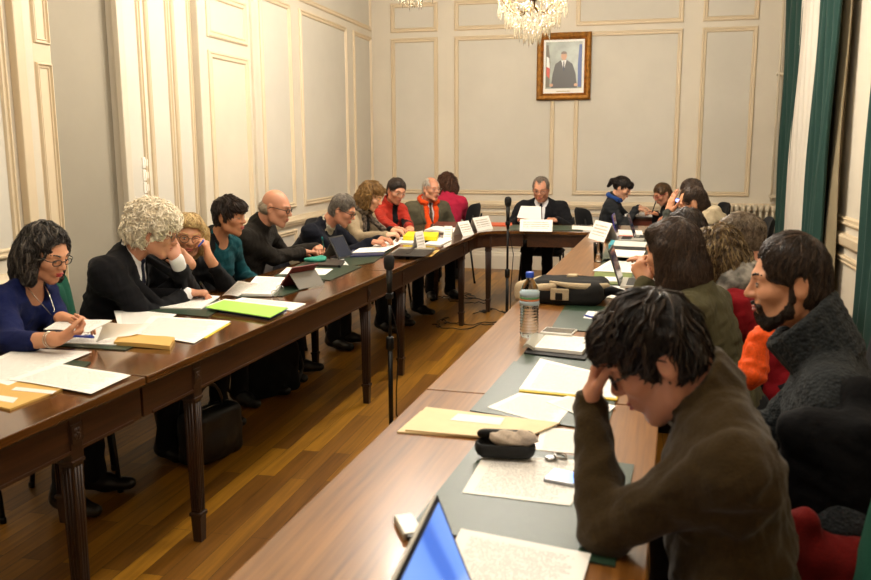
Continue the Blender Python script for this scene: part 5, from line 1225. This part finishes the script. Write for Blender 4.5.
blotter('green desk pad beneath the black and white binders', [(600, 262), (650, 264), (652, 250), (606, 248)])
blotter('green desk pad under the laptop with purple edge', [(606, 248), (650, 249), (650, 238), (610, 236)])
sheet('white sheet with an orange strip, far right row', [(612, 236), (643, 237), (642, 232), (614, 231)], .765, .014, PAPW)
sheet('orange strip folder under the far white sheets', [(612, 237.4), (636, 238.4), (637, 235), (613, 234)], .7648, .008, MC['folder_orange'], 'folder', 'paper_folder')
def laptop(label, hinge_px, Ld, LWd, tilt, mlid, face=1, base=True, ms=None, h=.2, z=.765):
    """hinge line runs along the table; keyboard towards +x"""
    p = P(*hinge_px, z); r = thing('laptop', label, 'laptop', p, -.0436+Ld)
    M = Matrix.Rotation(-tilt, 4, 'Y')
    MB().box((-.004, 0, .012), (.003, LWd, .012+h), M, .002).build('lid', mlid, r); MB().box((.003, .012, .024), (.0042, LWd-.012, h), M).build('screen', ms or M_SCR, r)
    MB().box((0, 0, 0), (.21, LWd, .014), bev=.003).build('base', M_LAPG, r); MB().box((.03, .02, .0135), (.11, LWd-.02, .0155)).build('keyboard', MC['keys_black'], r); return r
laptop('dark laptop standing open beside the long-haired woman\'s hand', (620, 288), 0, .30, .32, mat('laptop_dark', '#3a3733', .4), ms=M_SCR)
laptop('slim laptop with purple edged lid, farthest right row', (617, 241), 0, .26, .22, mat('laptop_purple', '#4a3d9a', .35), h=.2)
laptop('dark framed laptop just right of the purple edged one', (635, 239.5), 0, .26, .35, mat('laptop_dark', '#3a3733', .4), h=.2)
tg = thing('tumbler', 'clear drinking tumbler in front of the white name card', 'glass', P(598, 262, .7606)); MB().lathe([(.024, .002), (.026, .0), (.033, .13), (.0345, .13), (.028, .004)], n=24).build('tumbler_wall', mat('clear_glass', '#ffffff', .02, trans=1, ior=1.3), tg, True)
MB().lathe([(.001, .003), (.024, .003), (.0255, .03), (.001, .03)], n=24).build('water', mat('water', '#f8fdff', .02, trans=1, ior=1.2), tg, True)
# held sheets
tag(slab('held_sheet', [PY(517, 217.5, 8.22), PY(541.5, 221, 8.22), PY(541, 206.5, 8.30), PY(521, 206, 8.30)], .001, mat('pale_paper', '#e9dcd6', .7)), 'white sheet held upright by the man in dark suit', 'paper')
tag(slab('held_sheet', [P(383, 237, .80), P(389, 239, .80), PY(400, 226.5, 6.95), PY(395, 227, 6.95)], .001, PAPW), 'small white sheet held up by the woman in beige cardigan', 'paper')
tag(slab('open_booklet', [P(44, 330, .835), P(88, 333, .835), P(112, 321, .86), P(60, 320, .85)], .003, PAPT, wave=.004), 'open booklet held in the hands of navy sweater woman', 'booklet')
tag(slab('booklet_page', [P(96, 344, .770), P(136, 338, .770), P(150, 326, .80), P(104, 323, .85)], .0015, PAPW, curl=.02, wave=.01), 'curled white page rising beside the navy sweater woman\'s hand', 'paper')
# side table behind the head table
st = thing('side_table', 'small dark reddish wooden side table at far right', 'table', (.12, 9.62, 0)); MB().box((-.33, -.28, .74), (.33, .28, .765), bev=.004).build('table_top', M_LEG, st); MB().box((-.30, -.25, .64), (.30, .25, .74), bev=.003).build('apron', wood('side_table_red', '#4a1c0e', '#6b2c18', .35, 0), st)
for sx in (-1, 1):
    for sy in (-1, 1): MB().box((sx*.28-.02, sy*.23-.02, 0), (sx*.28+.02, sy*.23+.02, .66), bev=.003).build('leg', M_LEG, st)
tag(slab('paper_stack', [A(-.14, 9.40, .766), A(.28, 9.38, .766), A(.3, 9.62, .766), A(-.1, 9.64, .766)], .02, PAPW), 'stack of white papers on the small side table', 'paper')
sl = thing('laptop', 'small laptop lighting the ponytailed woman\'s face on side table', 'laptop', (.2, 9.68, .766), -1.2); MB().box((-.14, 0, 0), (.14, .19, .014), bev=.003).build('base', M_LAPG, sl)
M = Matrix.Translation((0, .19, .01)) @ Matrix.Rotation(-.3, 4, 'X'); MB().box((-.14, 0, 0), (.14, .006, .18), M, .002).build('lid', mat('laptop_dark', '#3a3733', .4), sl); MB().box((-.13, -.0015, .01), (.13, 0, .17), M).build('screen', mat('screen_bright', '#9db4ff', .2, emit='#7f9dff', es=2.2), sl)
# ------------------------------------------------------------------ the people
def cl(n, c, **k): return cloth(n, c, **k)
NAVY = cl('knit_navy', '#131b46', scale=340, bump=.3); SUIT = cl('suit_charcoal', '#161619', scale=500, bump=.15); BLK = cl('knit_black', '#121214', scale=380)
DGR = cl('knit_dark_grey', '#24201c', scale=380); NVD = cl('knit_dark_navy', '#12141d', scale=380); OLIVE = cl('knit_olive', '#4a4630', scale=260, bump=.5)
FLE = cl('fleece_brown', '#33260f', scale=170, bump=.4, sheen=.12); CHK = cl('knit_charcoal', '#2a2d2f', scale=120, bump=1.0, var=.3, knit=True); REDJ = cl('jacket_red', '#9c2c20', scale=300)
PINK = cl('jacket_pink', '#a82440', scale=300); TWEED = cl('tweed_grey', '#55503f', scale=420, var=.25); BEIGE = cl('cardigan_beige', '#94836a', scale=240, bump=.4); TEAL = cl('teal_cloth_top', '#0f4148', scale=300)
SHW = cl('shirt_white', '#dcdadc', scale=600, bump=.05, var=.03); TIE = cl('tie_navy', '#15182c', scale=500, bump=.1, rough=.5); ORG = cl('scarf_orange', '#d0481a', scale=220, bump=.5); RED2 = cl('sweater_red', '#7c1018', scale=260)
GSC = cl('scarf_grey_print', '#7f7a72', scale=26, var=.55, bump=.2); DSC = cl('scarf_dark_print', '#5b5046', scale=45, var=.7, bump=.2); CREAM = cl('scarf_cream', '#bdae93', scale=200); GRN2 = cl('knit_grey_green', '#3b3d38', scale=300)
BLUES = cl('scarf_blue', '#2c4a8c', scale=200); JDK = cl('jacket_dark_grey', '#2b2d30', scale=300); SHC = cl('shirt_check', '#a39b88', scale=120, var=.25, bump=.1); TROB = M_TROU
sk = {'a': ('skin_warm', '#c58d6a'), 'b': ('skin_ruddy', '#c0876a'), 'c': ('skin_pale', '#d4a284'), 'd': ('skin_tan', '#b27a56')}
UP = A(0, 0, 1)
def seat_for(p, key, m, label, face, back=.02, group=None):
    hp = p['hip']; f = nrm(A(face[0], face[1], 0)); return chair(key, m, label, hp[0]-f[0]*back, hp[1]-f[1]*back, f, group)
GR = {'c': 'empty-looking chairs'}
# left row ------------------------------------------------------------------------------------------------
p1 = person('woman in navy sweater with grey-streaked dark bob, reading at left edge', PY(45, 254, 2.98), (.96, -.10, -.36), (.97, .1), .95, True, hair='sidebob', hs=1.05, hcol=('#191513', '#2f2a27'), hcol2='#5f5851', skincol=sk['a'],
    top=dict(m=NAVY, collar='wide', kind='sweater', cuff=False), h=.005, R=dict(w=P(58, 339, .825), d=(.55, .75, .15), n=(-.2, .3, .9), pose='hold'), L=dict(w=P(62, 318, .86), d=(.8, .35, -.1), n=(.2, -.3, -.9), pose='relax'),
    glasses=dict(c='#161210', r=(.022, .013), t=.002), sleeveR=.48, sleeveL=.12, nstr=2600, strad=.0011, lip=M_LIPR, curlh=.35, build=1.02)
nk = p1['nb']-p1['org']; MB().tube([nk+p1['r']*x+p1['f']*y+UP*z for x, y, z in ((-.058, .01, .04), (-.05, .065, -.005), (-.025, .108, -.05), (0, .128, -.09), (.025, .108, -.05), (.05, .065, -.005), (.058, .01, .04))], .0014, 6).build('necklace', mat('silver', '#d8d2c4', .2, metal=1), p1['root'])
MB().ball(nk+p1['f']*.128-UP*.10, (.008, .008, .012)).build('pendant', MC['silver'], p1['root'], True)
wv = p1['arms']['R']; ax = nrm(wv[2]-wv[1]); e1 = nrm(np.cross(ax, UP)); e2 = np.cross(ax, e1)
for dd in (.03, .042): MB().tube([wv[2]-ax*dd-p1['org']+(e1*math.cos(a)+e2*math.sin(a))*.031 for a in np.linspace(0, 2*PI, 20, endpoint=False)], .002, 6, close=True).build('bracelet', MC['silver'], p1['root'])
seat_for(p1, 'k', M_CHK, 'charcoal padded chair under the woman in navy sweater', (1, .05))
pen('blue and white pen held by the woman in navy sweater', P(68, 336, .83), P(94, 337, .84), mat('pen_blue', '#2f48a8', .3))
p2 = person('man with curly white hair in dark suit, hand to face', PY(154, 232, 3.62), (.90, .30, -.30), (.98, .15), 1.0, False, hair='curly', hcol=('#f6e6c8', '#fff4dc'), skincol=sk['b'],
    top=dict(m=SUIT, kind='jacket', name='suit_jacket', v=.26, vw=.06, shirt=SHW, tie=TIE, cuff=True), h=.005, R=dict(w=P(188, 293, .805), d=(.85, .55, -.02), n=(0, 0, -1), pose='pen'), L=dict(w=PY(176, 258, 3.66), d=(-.35, -.15, .93), n=(-.75, .3, .1), pose='brow'),
    hunch=.09, glasses=dict(c='#6b665c', metal=.8, t=.0012, r=(.022, .016)), nstr=4200, strad=.0012, curlh=1.1, sleeveR=.13, sleeveL=.30, build=1.1, elR=(0, -.6, -.8), elL=(.3, .5, -.8))
seat_for(p2, 'g', M_CHG, 'green padded chair under the curly white-haired man', (1, .05))
c0 = chair('g', M_CHG, 'empty green padded chair between navy sweater woman and white-haired man', -2.45, 3.33, (1, .1))
pen('dark pen in the writing hand of the curly white-haired man', P(209, 294, .772), P(200, 282, .86), M_BLK)
p3 = person('blonde woman in black with round glasses, hand over her chin', PY(189, 236, 4.0), (.55, -.84, -.12), (.85, -.45), .94, True, hair='bob', hcol=('#a8824f', '#d8bd85'), skincol=sk['a'],
    top=dict(m=BLK, kind='sweater', collar='crew'), h=.006, R=dict(w=PY(190, 264, 3.82), d=(-.55, -.25, .65), n=(-.6, .75, .0), pose='relax'), L=dict(w=PY(209, 258, 3.95), d=(-.1, -.1, .95), n=(-.85, -.2, 0), pose='hold'),
    glasses=dict(c='#4a3b30', r=(.024, .021), p=2.0, t=.002), nstr=1800, sleeveL=.25, sleeveR=.1, eye=.8, brow=.7, roll=.12)
seat_for(p3, 'k', M_CHK, 'charcoal padded chair under the blonde woman in black', (1, -.1))
pen('blue pen held beside the blonde woman\'s cheek', PY(198, 247, 3.82), PY(204, 240, 3.86), mat('pen_blue', '#2f48a8', .3))
p4 = person('woman with short dark hair in teal top and black shawl', PY(229, 217, 4.58), (.94, -.05, -.08), (.95, -.22), .94, True, hair='mop', hcol=('#17110e', '#33241c'), skincol=sk['d'],
    hunch=.05, top=dict(m=TEAL, kind='sweater', collar='none', v=.11, vw=.045, name='blouse'), h=.006, R=dict(w=(-2.30, 4.60, .69), d=(.6, .7, -.2), n=(0, 0, -1), pose='relax'), L=dict(w=(-2.28, 4.75, .69), d=(.6, -.6, -.2), n=(0, 0, -1), pose='relax'), nstr=1600, lip=M_LIPR)
seat_for(p4, 'k', M_CHK, 'charcoal padded chair under the woman in teal top', (1, 0))
f4 = Field(p4['nb']-.4, p4['nb']+.25, .008); a4 = p4['arms']['R']
f4.cone(p4['nb']-p4['r']*.02-p4['f']*.03, a4[0], .072, .076, .03); f4.cone(a4[0], a4[1], .074, .068, .03); f4.cone(a4[0]-UP*.05+p4['f']*.03, a4[1]+p4['f']*.02, .06, .06, .03); f4.displace(.007, 35, 9)
V_, Q_ = f4.mesh(); mesh_np('shawl', V_-p4['org'], Q_, BLK, p4['root'])
p5 = person('bald man with dark glasses in dark grey zip sweater', PY(275, 208, 5.1), (.93, .1, -.22), (.95, .0), 1.0, False, hair='bald', hcol=('#8a7a68', '#b5a690'), skincol=sk['b'],
    top=dict(m=DGR, kind='sweater', collar='turtle'), h=.006, R=dict(w=P(303, 252, .81), d=(.6, .75, -.1), n=(0, -.2, -.9), pose='relax'), L=dict(w=P(318, 247, .81), d=(.5, -.75, -.05), n=(0, 0, -1), pose='pen'),
    glasses=dict(c='#15120f', r=(.024, .014), t=.0025), nstr=500, strad=.0008, build=1.12, hunch=.08, elR=(-.2, -.6, -.8))
seat_for(p5, 'r', M_CHR, 'grey padded chair under the bald man', (1, 0))
pen('teal topped pen in the hand of the bald man', P(324, 250, .80), PY(322, 237, 5.45), mat('pen_teal', '#1f8f90', .3))
p6 = person('grey-haired man with dark glasses in navy sweater and beige collar', PY(342, 210, 6.0), (.90, .05, -.42), (.96, -.05), .98, False, hair='short', hcol=('#4c443d', '#8c8378'), skincol=sk['b'],
    top=dict(m=NVD, kind='sweater', v=.10, vw=.05, shirt=SHC, collar='none'), h=.0065, R=dict(w=P(371, 242, .815), d=(.9, .1, 0), n=(0, .2, -1), pose='hold'), L=dict(w=P(380, 239, .82), d=(.8, -.3, 0), n=(0, 0, -1), pose='relax'),
    glasses=dict(c='#1a1613', r=(.023, .014), t=.0025), nstr=900, hunch=.09, build=1.1, elR=(-.1, -.5, -.9))
seat_for(p6, 'r', M_CHR, 'grey padded chair under the man in navy sweater', (1, 0))
p7 = person('woman with wavy light brown hair in beige cardigan and printed scarf', PY(371, 196, 6.72), (.88, -.05, -.45), (.92, -.2), .94, True, hair='wavy', hcol=('#5a3f22', '#93703f'), skincol=sk['c'],
    top=dict(m=BEIGE, kind='sweater', collar='crew', name='cardigan', m2=BLK, w2=.035), h=.0065, hunch=.06, scarf=dict(m=DSC, r=.020, len=.22), R=dict(w=P(386, 235, .83), d=(.9, .2, .1), n=(0, .3, -.9), pose='hold'), L=dict(w=P(392, 230, .84), d=(.8, -.2, 0), n=(0, 0, -1), pose='relax'), nstr=1400, curlh=.6, strad=.0016)
seat_for(p7, 'k', M_CHK, 'charcoal padded chair under the woman in beige cardigan', (1, 0))
p8 = person('woman with short dark hair and glasses in red jacket', PY(396, 191, 7.35), (.70, -.62, -.34), (.80, -.55), .94, True, hair='short', hcol=('#1f1713', '#3d2e24'), skincol=sk['b'],
    top=dict(m=REDJ, kind='sweater', collar='stand', name='jacket', m2=BLK, w2=.03), h=.007, R=dict(w=P(397, 231, .82), d=(.8, -.4, 0), n=(0, 0, -1), pose='relax'), L=dict(w=P(410, 228, .82), d=(.3, -.9, 0), n=(0, 0, -1), pose='relax'),
    glasses=dict(c='#b0a89c', metal=.7, r=(.021, .015), t=.0014), nstr=700, strad=.0016, roll=.1)
seat_for(p8, 'k', M_CHK, 'charcoal padded chair under the woman in red jacket', (1, -.2))
p9 = person('elderly man in grey jacket, striped tie and bright orange scarf', PY(431, 189, 8.38), (.78, -.60, -.06), (.60, -.80), 1.0, False, hair='thin', hcol=('#8f877b', '#c2bab0'), skincol=sk['b'], lean=.06,
    top=dict(m=TWEED, kind='jacket', v=.26, vw=.06, shirt=SHW, tie=cl('tie_brown', '#4a3d33', scale=60, var=.5), name='jacket'), h=.007, scarf=dict(m=ORG, r=.022, len=.36), glasses=dict(c='#a39a8c', metal=.7, r=(.022, .015), t=.0014),
    R=dict(w=(-2.06, 8.32, .70), d=(.6, -.6, -.2), n=(0, 0, -1), pose='relax'), L=dict(w=(-1.95, 8.42, .70), d=(.1, -.9, -.2), n=(0, 0, -1), pose='relax'), nstr=300, build=1.06)
seat_for(p9, 'k', M_CHK, 'charcoal padded chair under the man in orange scarf', (.6, -.8))
p10 = person('woman with curly dark hair in pink red jacket, turned away', PY(447, 184, 9.15), (-.72, .62, -.22), (-.25, .9), .96, True, hair='wavy', hcol=('#2c1a11', '#5b3a25'), skincol=sk['a'],
    top=dict(m=PINK, kind='sweater', collar='stand', name='jacket'), h=.008, nstr=1300, curlh=.9, strad=.002, lean=.08)
seat_for(p10, 'k', M_CHK, 'dark padded chair behind the orange scarf man, seating the woman in pink', (-.95, .1))
# head of the table ---------------------------------------------------------------------------------------
p11 = person('man in dark suit and glasses reading a sheet at the head table', PY(541, 189, 8.62), (-.05, -.93, -.32), (-.02, -1), 1.02, False, hair='receding', hcol=('#5d5046', '#8a7c6e'), skincol=sk['b'], lean=.10,
    top=dict(m=SUIT, kind='jacket', v=.27, vw=.062, shirt=SHW, tie=TIE, name='suit_jacket'), h=.006, R=dict(w=PY(519, 219, 8.38), d=(.45, -.75, .1), n=(.6, .3, -.5), pose='hold'), L=dict(w=PY(557, 220, 8.38), d=(-.75, -.55, .05), n=(-.2, .3, -.8), pose='hold'),
    glasses=dict(c='#5a5148', metal=.6, r=(.023, .015), t=.0016), nstr=500, build=1.16, strad=.0014)
seat_for(p11, 'k', M_CHK, 'charcoal padded chair under the man in dark suit', (0, -1))
p12 = person('woman with dark ponytail typing at the small side table', PY(622, 188, 9.35), (.82, -.22, -.42), (.93, -.12), .96, True, hair='pony', hcol=('#16110f', '#2e231d'), skincol=sk['c'], lean=.08,
    top=dict(m=JDK, kind='sweater', collar='stand', name='jacket'), scarf=dict(m=BLUES, r=.016, ends=0), h=.007, R=dict(w=PY(636, 209, 9.3), d=(.9, .1, -.1), n=(0, 0, -1), pose='relax'), L=dict(w=PY(639, 207, 9.45), d=(.9, -.1, -.1), n=(0, 0, -1), pose='relax'), nstr=700, strad=.0015)
seat_for(p12, 'k', M_CHK, 'dark round-backed chair turned under the ponytailed woman', (.55, .30), .0).scale = (.92, 1, .94)
# right row, far to near ----------------------------------------------------------------------------------
p13 = person('person with brown hair and red glasses writing at side table', PY(663, 194, 9.3), (-.80, -.35, -.45), (-.85, -.4), .95, True, hair='short', hcol=('#3d2a1a', '#6b5034'), skincol=sk['b'],
    top=dict(m=BLK, kind='sweater'), h=.008, glasses=dict(c='#a81e28', r=(.022, .014), t=.0022), R=dict(w=PY(656, 214, 9.15), d=(-.6, -.1, .3), n=(0, 0, -1), pose='pen'), L=dict(w=P(664, 222, .80), d=(-.9, 0, 0), n=(0, 0, -1), pose='relax'), nstr=600, strad=.0018)
seat_for(p13, 'k', M_CHK, 'dark padded chair under the person in red glasses', (-1, -.2))
pen('dark pen held upright by the person in red glasses', PY(652, 213, 9.0), PY(656, 201, 9.0), M_BLK)
p14 = person('person in dark red sweater mostly hidden behind the forehead-holding man', PY(692, 193, 7.6), (-.93, .1, -.35), (-.95, 0), .98, False, hair='short', hcol=('#2c211b', '#4d3c30'), skincol=sk['b'],
    top=dict(m=cl('sweater_maroon', '#5a1518', scale=300), kind='sweater'), h=.009, nstr=500, strad=.0018)
seat_for(p14, 'k', M_CHK, 'dark padded chair under the person in dark red sweater', (-1, 0))
p15 = person('man resting forehead on his hand, short brown hair, cream scarf', PY(694, 204, 5.95), (-.90, .15, -.36), (-.92, .2), 1.0, False, hair='receding', hcol=('#2c1f17', '#4f3b2c'), skincol=sk['a'],
    top=dict(m=GRN2, kind='sweater'), scarf=dict(m=CREAM, r=.035, ends=0, bulk=1), h=.007, L=dict(w=PY(668, 213, 5.78), d=(.22, .05, .95), n=(.8, .4, 0), pose='flat'), R=dict(w=P(655, 236, .80), d=(-.8, 0, 0), n=(0, 0, -1), pose='relax'), nstr=700, strad=.0014)
seat_for(p15, 'k', M_CHK, 'dark padded chair under the man with cream scarf', (-1, .1))
p16 = person('person with dark hair, only the crown seen before the cream scarf', PY(686, 229, 5.0), (-.86, .42, -.30), (-.92, .3), .93, True, hair='bob', hcol=('#1c1511', '#3a2b20'), skincol=sk['a'],
    top=dict(m=BLK, kind='sweater'), h=.008, L=dict(w=P(650, 258, .81), d=(-.85, .3, .1), n=(0, 0, -1), pose='pen'), nstr=700, strad=.0015)
seat_for(p16, 'k', M_CHK, 'dark padded chair under the person with dark crown', (-1, .1))
p19 = person('man with thick grey-brown hair, back of head before radiator', PY(742, 239, 4.35), (-.88, .40, -.28), (-.92, .3), .98, False, hair='shortf', hcol=('#4a3b2c', '#877661'), skincol=sk['b'],
    top=dict(m=DGR, kind='sweater'), h=.007, nstr=2200, curlh=.5, hip=(.95, 4.25, .56))
seat_for(p19, 'k', M_CHK, 'dark padded chair under the grey-brown haired man', (-1, .1))
p18 = person('woman with blond-streaked hair, grey printed scarf and red sweater', PY(717, 256, 3.62), (-.88, .30, -.42), (-.9, .4), .95, True, hair='wavy', hcol=('#3f2f20', '#6a5235'), hcol2='#8f7850', locks=(420, .0042, .012), skincol=sk['a'],
    top=dict(m=RED2, kind='sweater', collar='crew'), scarf=dict(m=GSC, r=.034, ends=0, bulk=1), h=.006, nstr=2600, curlh=.4, strad=.0013)
seat_for(p18, 'k', M_CHK, 'dark padded chair under the blond-streaked woman', (-1, .2))
p17 = person('woman with long dark brown bob in olive sweater, hand raised', PY(673, 252, 3.25), (-.82, .52, -.20), (-.9, .35), .98, True, hair='longbob', hcol2='#5a4636', hcol=('#2c2018', '#45342a'), skincol=sk['a'],
    top=dict(m=OLIVE, kind='sweater', collar='turtle'), h=.005, L=dict(w=PY(646, 283, 3.3), d=(-.45, .3, .8), n=(.4, .5, 0), pose='hold'), R=dict(w=PY(660, 272, 3.5), d=(-.6, .2, .5), n=(0, .2, -.9), pose='relax'), nstr=5200, strad=.0011, brow=0)
seat_for(p17, 'k', M_CHK, 'dark padded chair under the woman in olive sweater', (-1, .2))
p20 = person('bearded man in charcoal ribbed knit with shawl collar, in profile', PY(794, 282, 2.3), (-.985, .09, -.13), (-.95, .2), 1.02, False, hair='crew', cb=.86, hcol2='#4a382a', hcol=('#17110d', '#35271d'), skincol=sk['a'], hip=(.54, 2.20, .56), nb=(.49, 2.26, 1.0),
    top=dict(m=CHK, kind='sweater', collar='shawl'), h=.0038, beard=('#1d1510', '#3a2a20'), L=dict(w=(.26, 2.05, .69), d=(-.9, .1, -.2), n=(0, 0, -1), pose='relax'), nstr=9000, strad=.0009, build=1.08, locks=(900, .0030, .009), eye=.8, folds=.005)
seat_for(p20, 'g', M_CHG, 'green padded chair under the bearded man, coat on its back', (-.97, .2), .0)
p21 = person('person in brown fleece with glasses, forehead resting on left hand', PY(662, 356, 1.66), (-.90, .06, -.56), (-.97, -.12), 1.03, False, hair='mop', cb=.88, hcol2='#30241b', hcol=('#0f0b08', '#241a14'), skincol=sk['b'], nb=(.155, 1.66, 1.03), hip=(.235, 1.52, .56),
    top=dict(m=FLE, kind='sweater', collar='stand', name='fleece_jacket'), h=.0036, L=dict(w=PY(590, 402, 1.70), d=(.20, .02, .97), n=(.85, -.15, -.2), pose='brow'), R=dict(w=(.25, 1.80, .66), d=(-.7, .2, 0), n=(0, 0, -1), pose='relax'),
    glasses=dict(c='#191513', r=(.022, .015), t=.0018), nstr=9000, strad=.0010, build=1.02, elL=(-.6, -.1, -.9), folds=.007, lower=True, curlh=.25)
seat_for(p21, 'g', M_CHG, 'green padded chair under the person in brown fleece', (-.97, -.1))
# quilted coat over the bearded man's chair, red bag, orange garment
F = Field((.25, 1.72, .35), (1.1, 2.6, 1.1), .008)
F.box((.80, 2.20, .76), (.055, .23, .17), basis(A(.15, 1, 0)), .05, .02); F.cone((.72, 1.99, .86), (.76, 1.97, .56), .06, .075, .04); F.cone((.78, 2.42, .86), (.84, 2.44, .52), .06, .075, .04); F.box((.86, 2.2, .60), (.05, .22, .17), basis(A(.15, 1, 0)), .045, .04)
F.box(PY(834, 480, 1.92), (.12, .05, .155), basis(A(.25, 1, 0)), .045, .05); F.cone(PY(862, 395, 2.02), PY(858, 470, 1.95), .05, .07, .05); F.displace(.008, 34, 4, .8); F.displace(.004, 60, 6); V_, Q_ = F.mesh(); o_ = A(.8, 2.2, .6)
o = mesh_np('quilted_coat', V_-o_, Q_, mat('nylon_black', '#060608', .85, spec=.15, bump=.6, bscale=45)); o.location = [float(v) for v in o_]; tag(o, 'black quilted coat draped on the bearded man\'s chair back', 'coat')
rb = thing('tote_bag', 'red fabric bag hanging behind the person in brown fleece', 'bag', (.44, 1.80, .40)); F = Field((-.2, -.2, -.06), (.2, .2, .42), .007)
F.box((0, 0, .15), (.12, .06, .15), basis(A(.1, 1, 0)), .04, .01); F.cone((-.10, 0, .29), (.10, 0, .27), .03, .02, .03); F.cone((-.12, .0, .30), (-.07, 0, .34), .035, .03, .03); F.displace(.008, 34, 3, 1.3, (1.6, 1, .4)); V_, Q_ = F.mesh()
mesh_np('bag_body', V_, Q_, cloth('bag_red', '#5f100e', 200, .3), rb); MB().tube([(-.10, -.02, .29), (-.09, -.06, .22), (-.05, -.075, .16), (.0, -.075, .17), (.03, -.06, .24), (.05, -.03, .29)], .009, 8).build('handle', MC['bag_red'], rb, True)
F = Field((.2, 2.4, .6), (.7, 3.2, 1.1), .007); F.cone(PY(762, 338, 2.75), PY(752, 372, 2.72), .03, .05, .03); F.cone(PY(770, 330, 2.85), PY(762, 338, 2.75), .02, .03, .03); F.displace(.009, 55, 3, 1.6); V_, Q_ = F.mesh(); o_ = PY(750, 360, 2.75)
o = mesh_np('orange_jacket', V_-o_, Q_, cloth('orange_nylon', '#e0521a', 120, .3, rough=.5)); o.location = [float(v) for v in o_]; tag(o, 'bright orange garment bunched between red sweater and grey knit', 'jacket')
# ------------------------------------------------------------------ light
K = 1.0
lamp((CH1[0], CH1[1], CH1[2]+.62), 165*K, .2); lamp((CH2[0], CH2[1], CH2[2]+.62), 105*K, .2)
lamp((-.8, 1.3, 3.2), 62*K, .3); lamp((-.7, 3.4, 3.1), 52*K, .22)  # fill lights added above the near tables, no chandelier hangs here
w = bpy.data.worlds.new('night'); SC.world = w; w.use_nodes = True
w.node_tree.nodes['Background'].inputs[0].default_value = (.01, .012, .02, 1); w.node_tree.nodes['Background'].inputs[1].default_value = .3
vs = SC.view_settings; vs.view_transform = 'Standard'; vs.look = 'None'; vs.gamma = 1; vs.exposure = 0.5
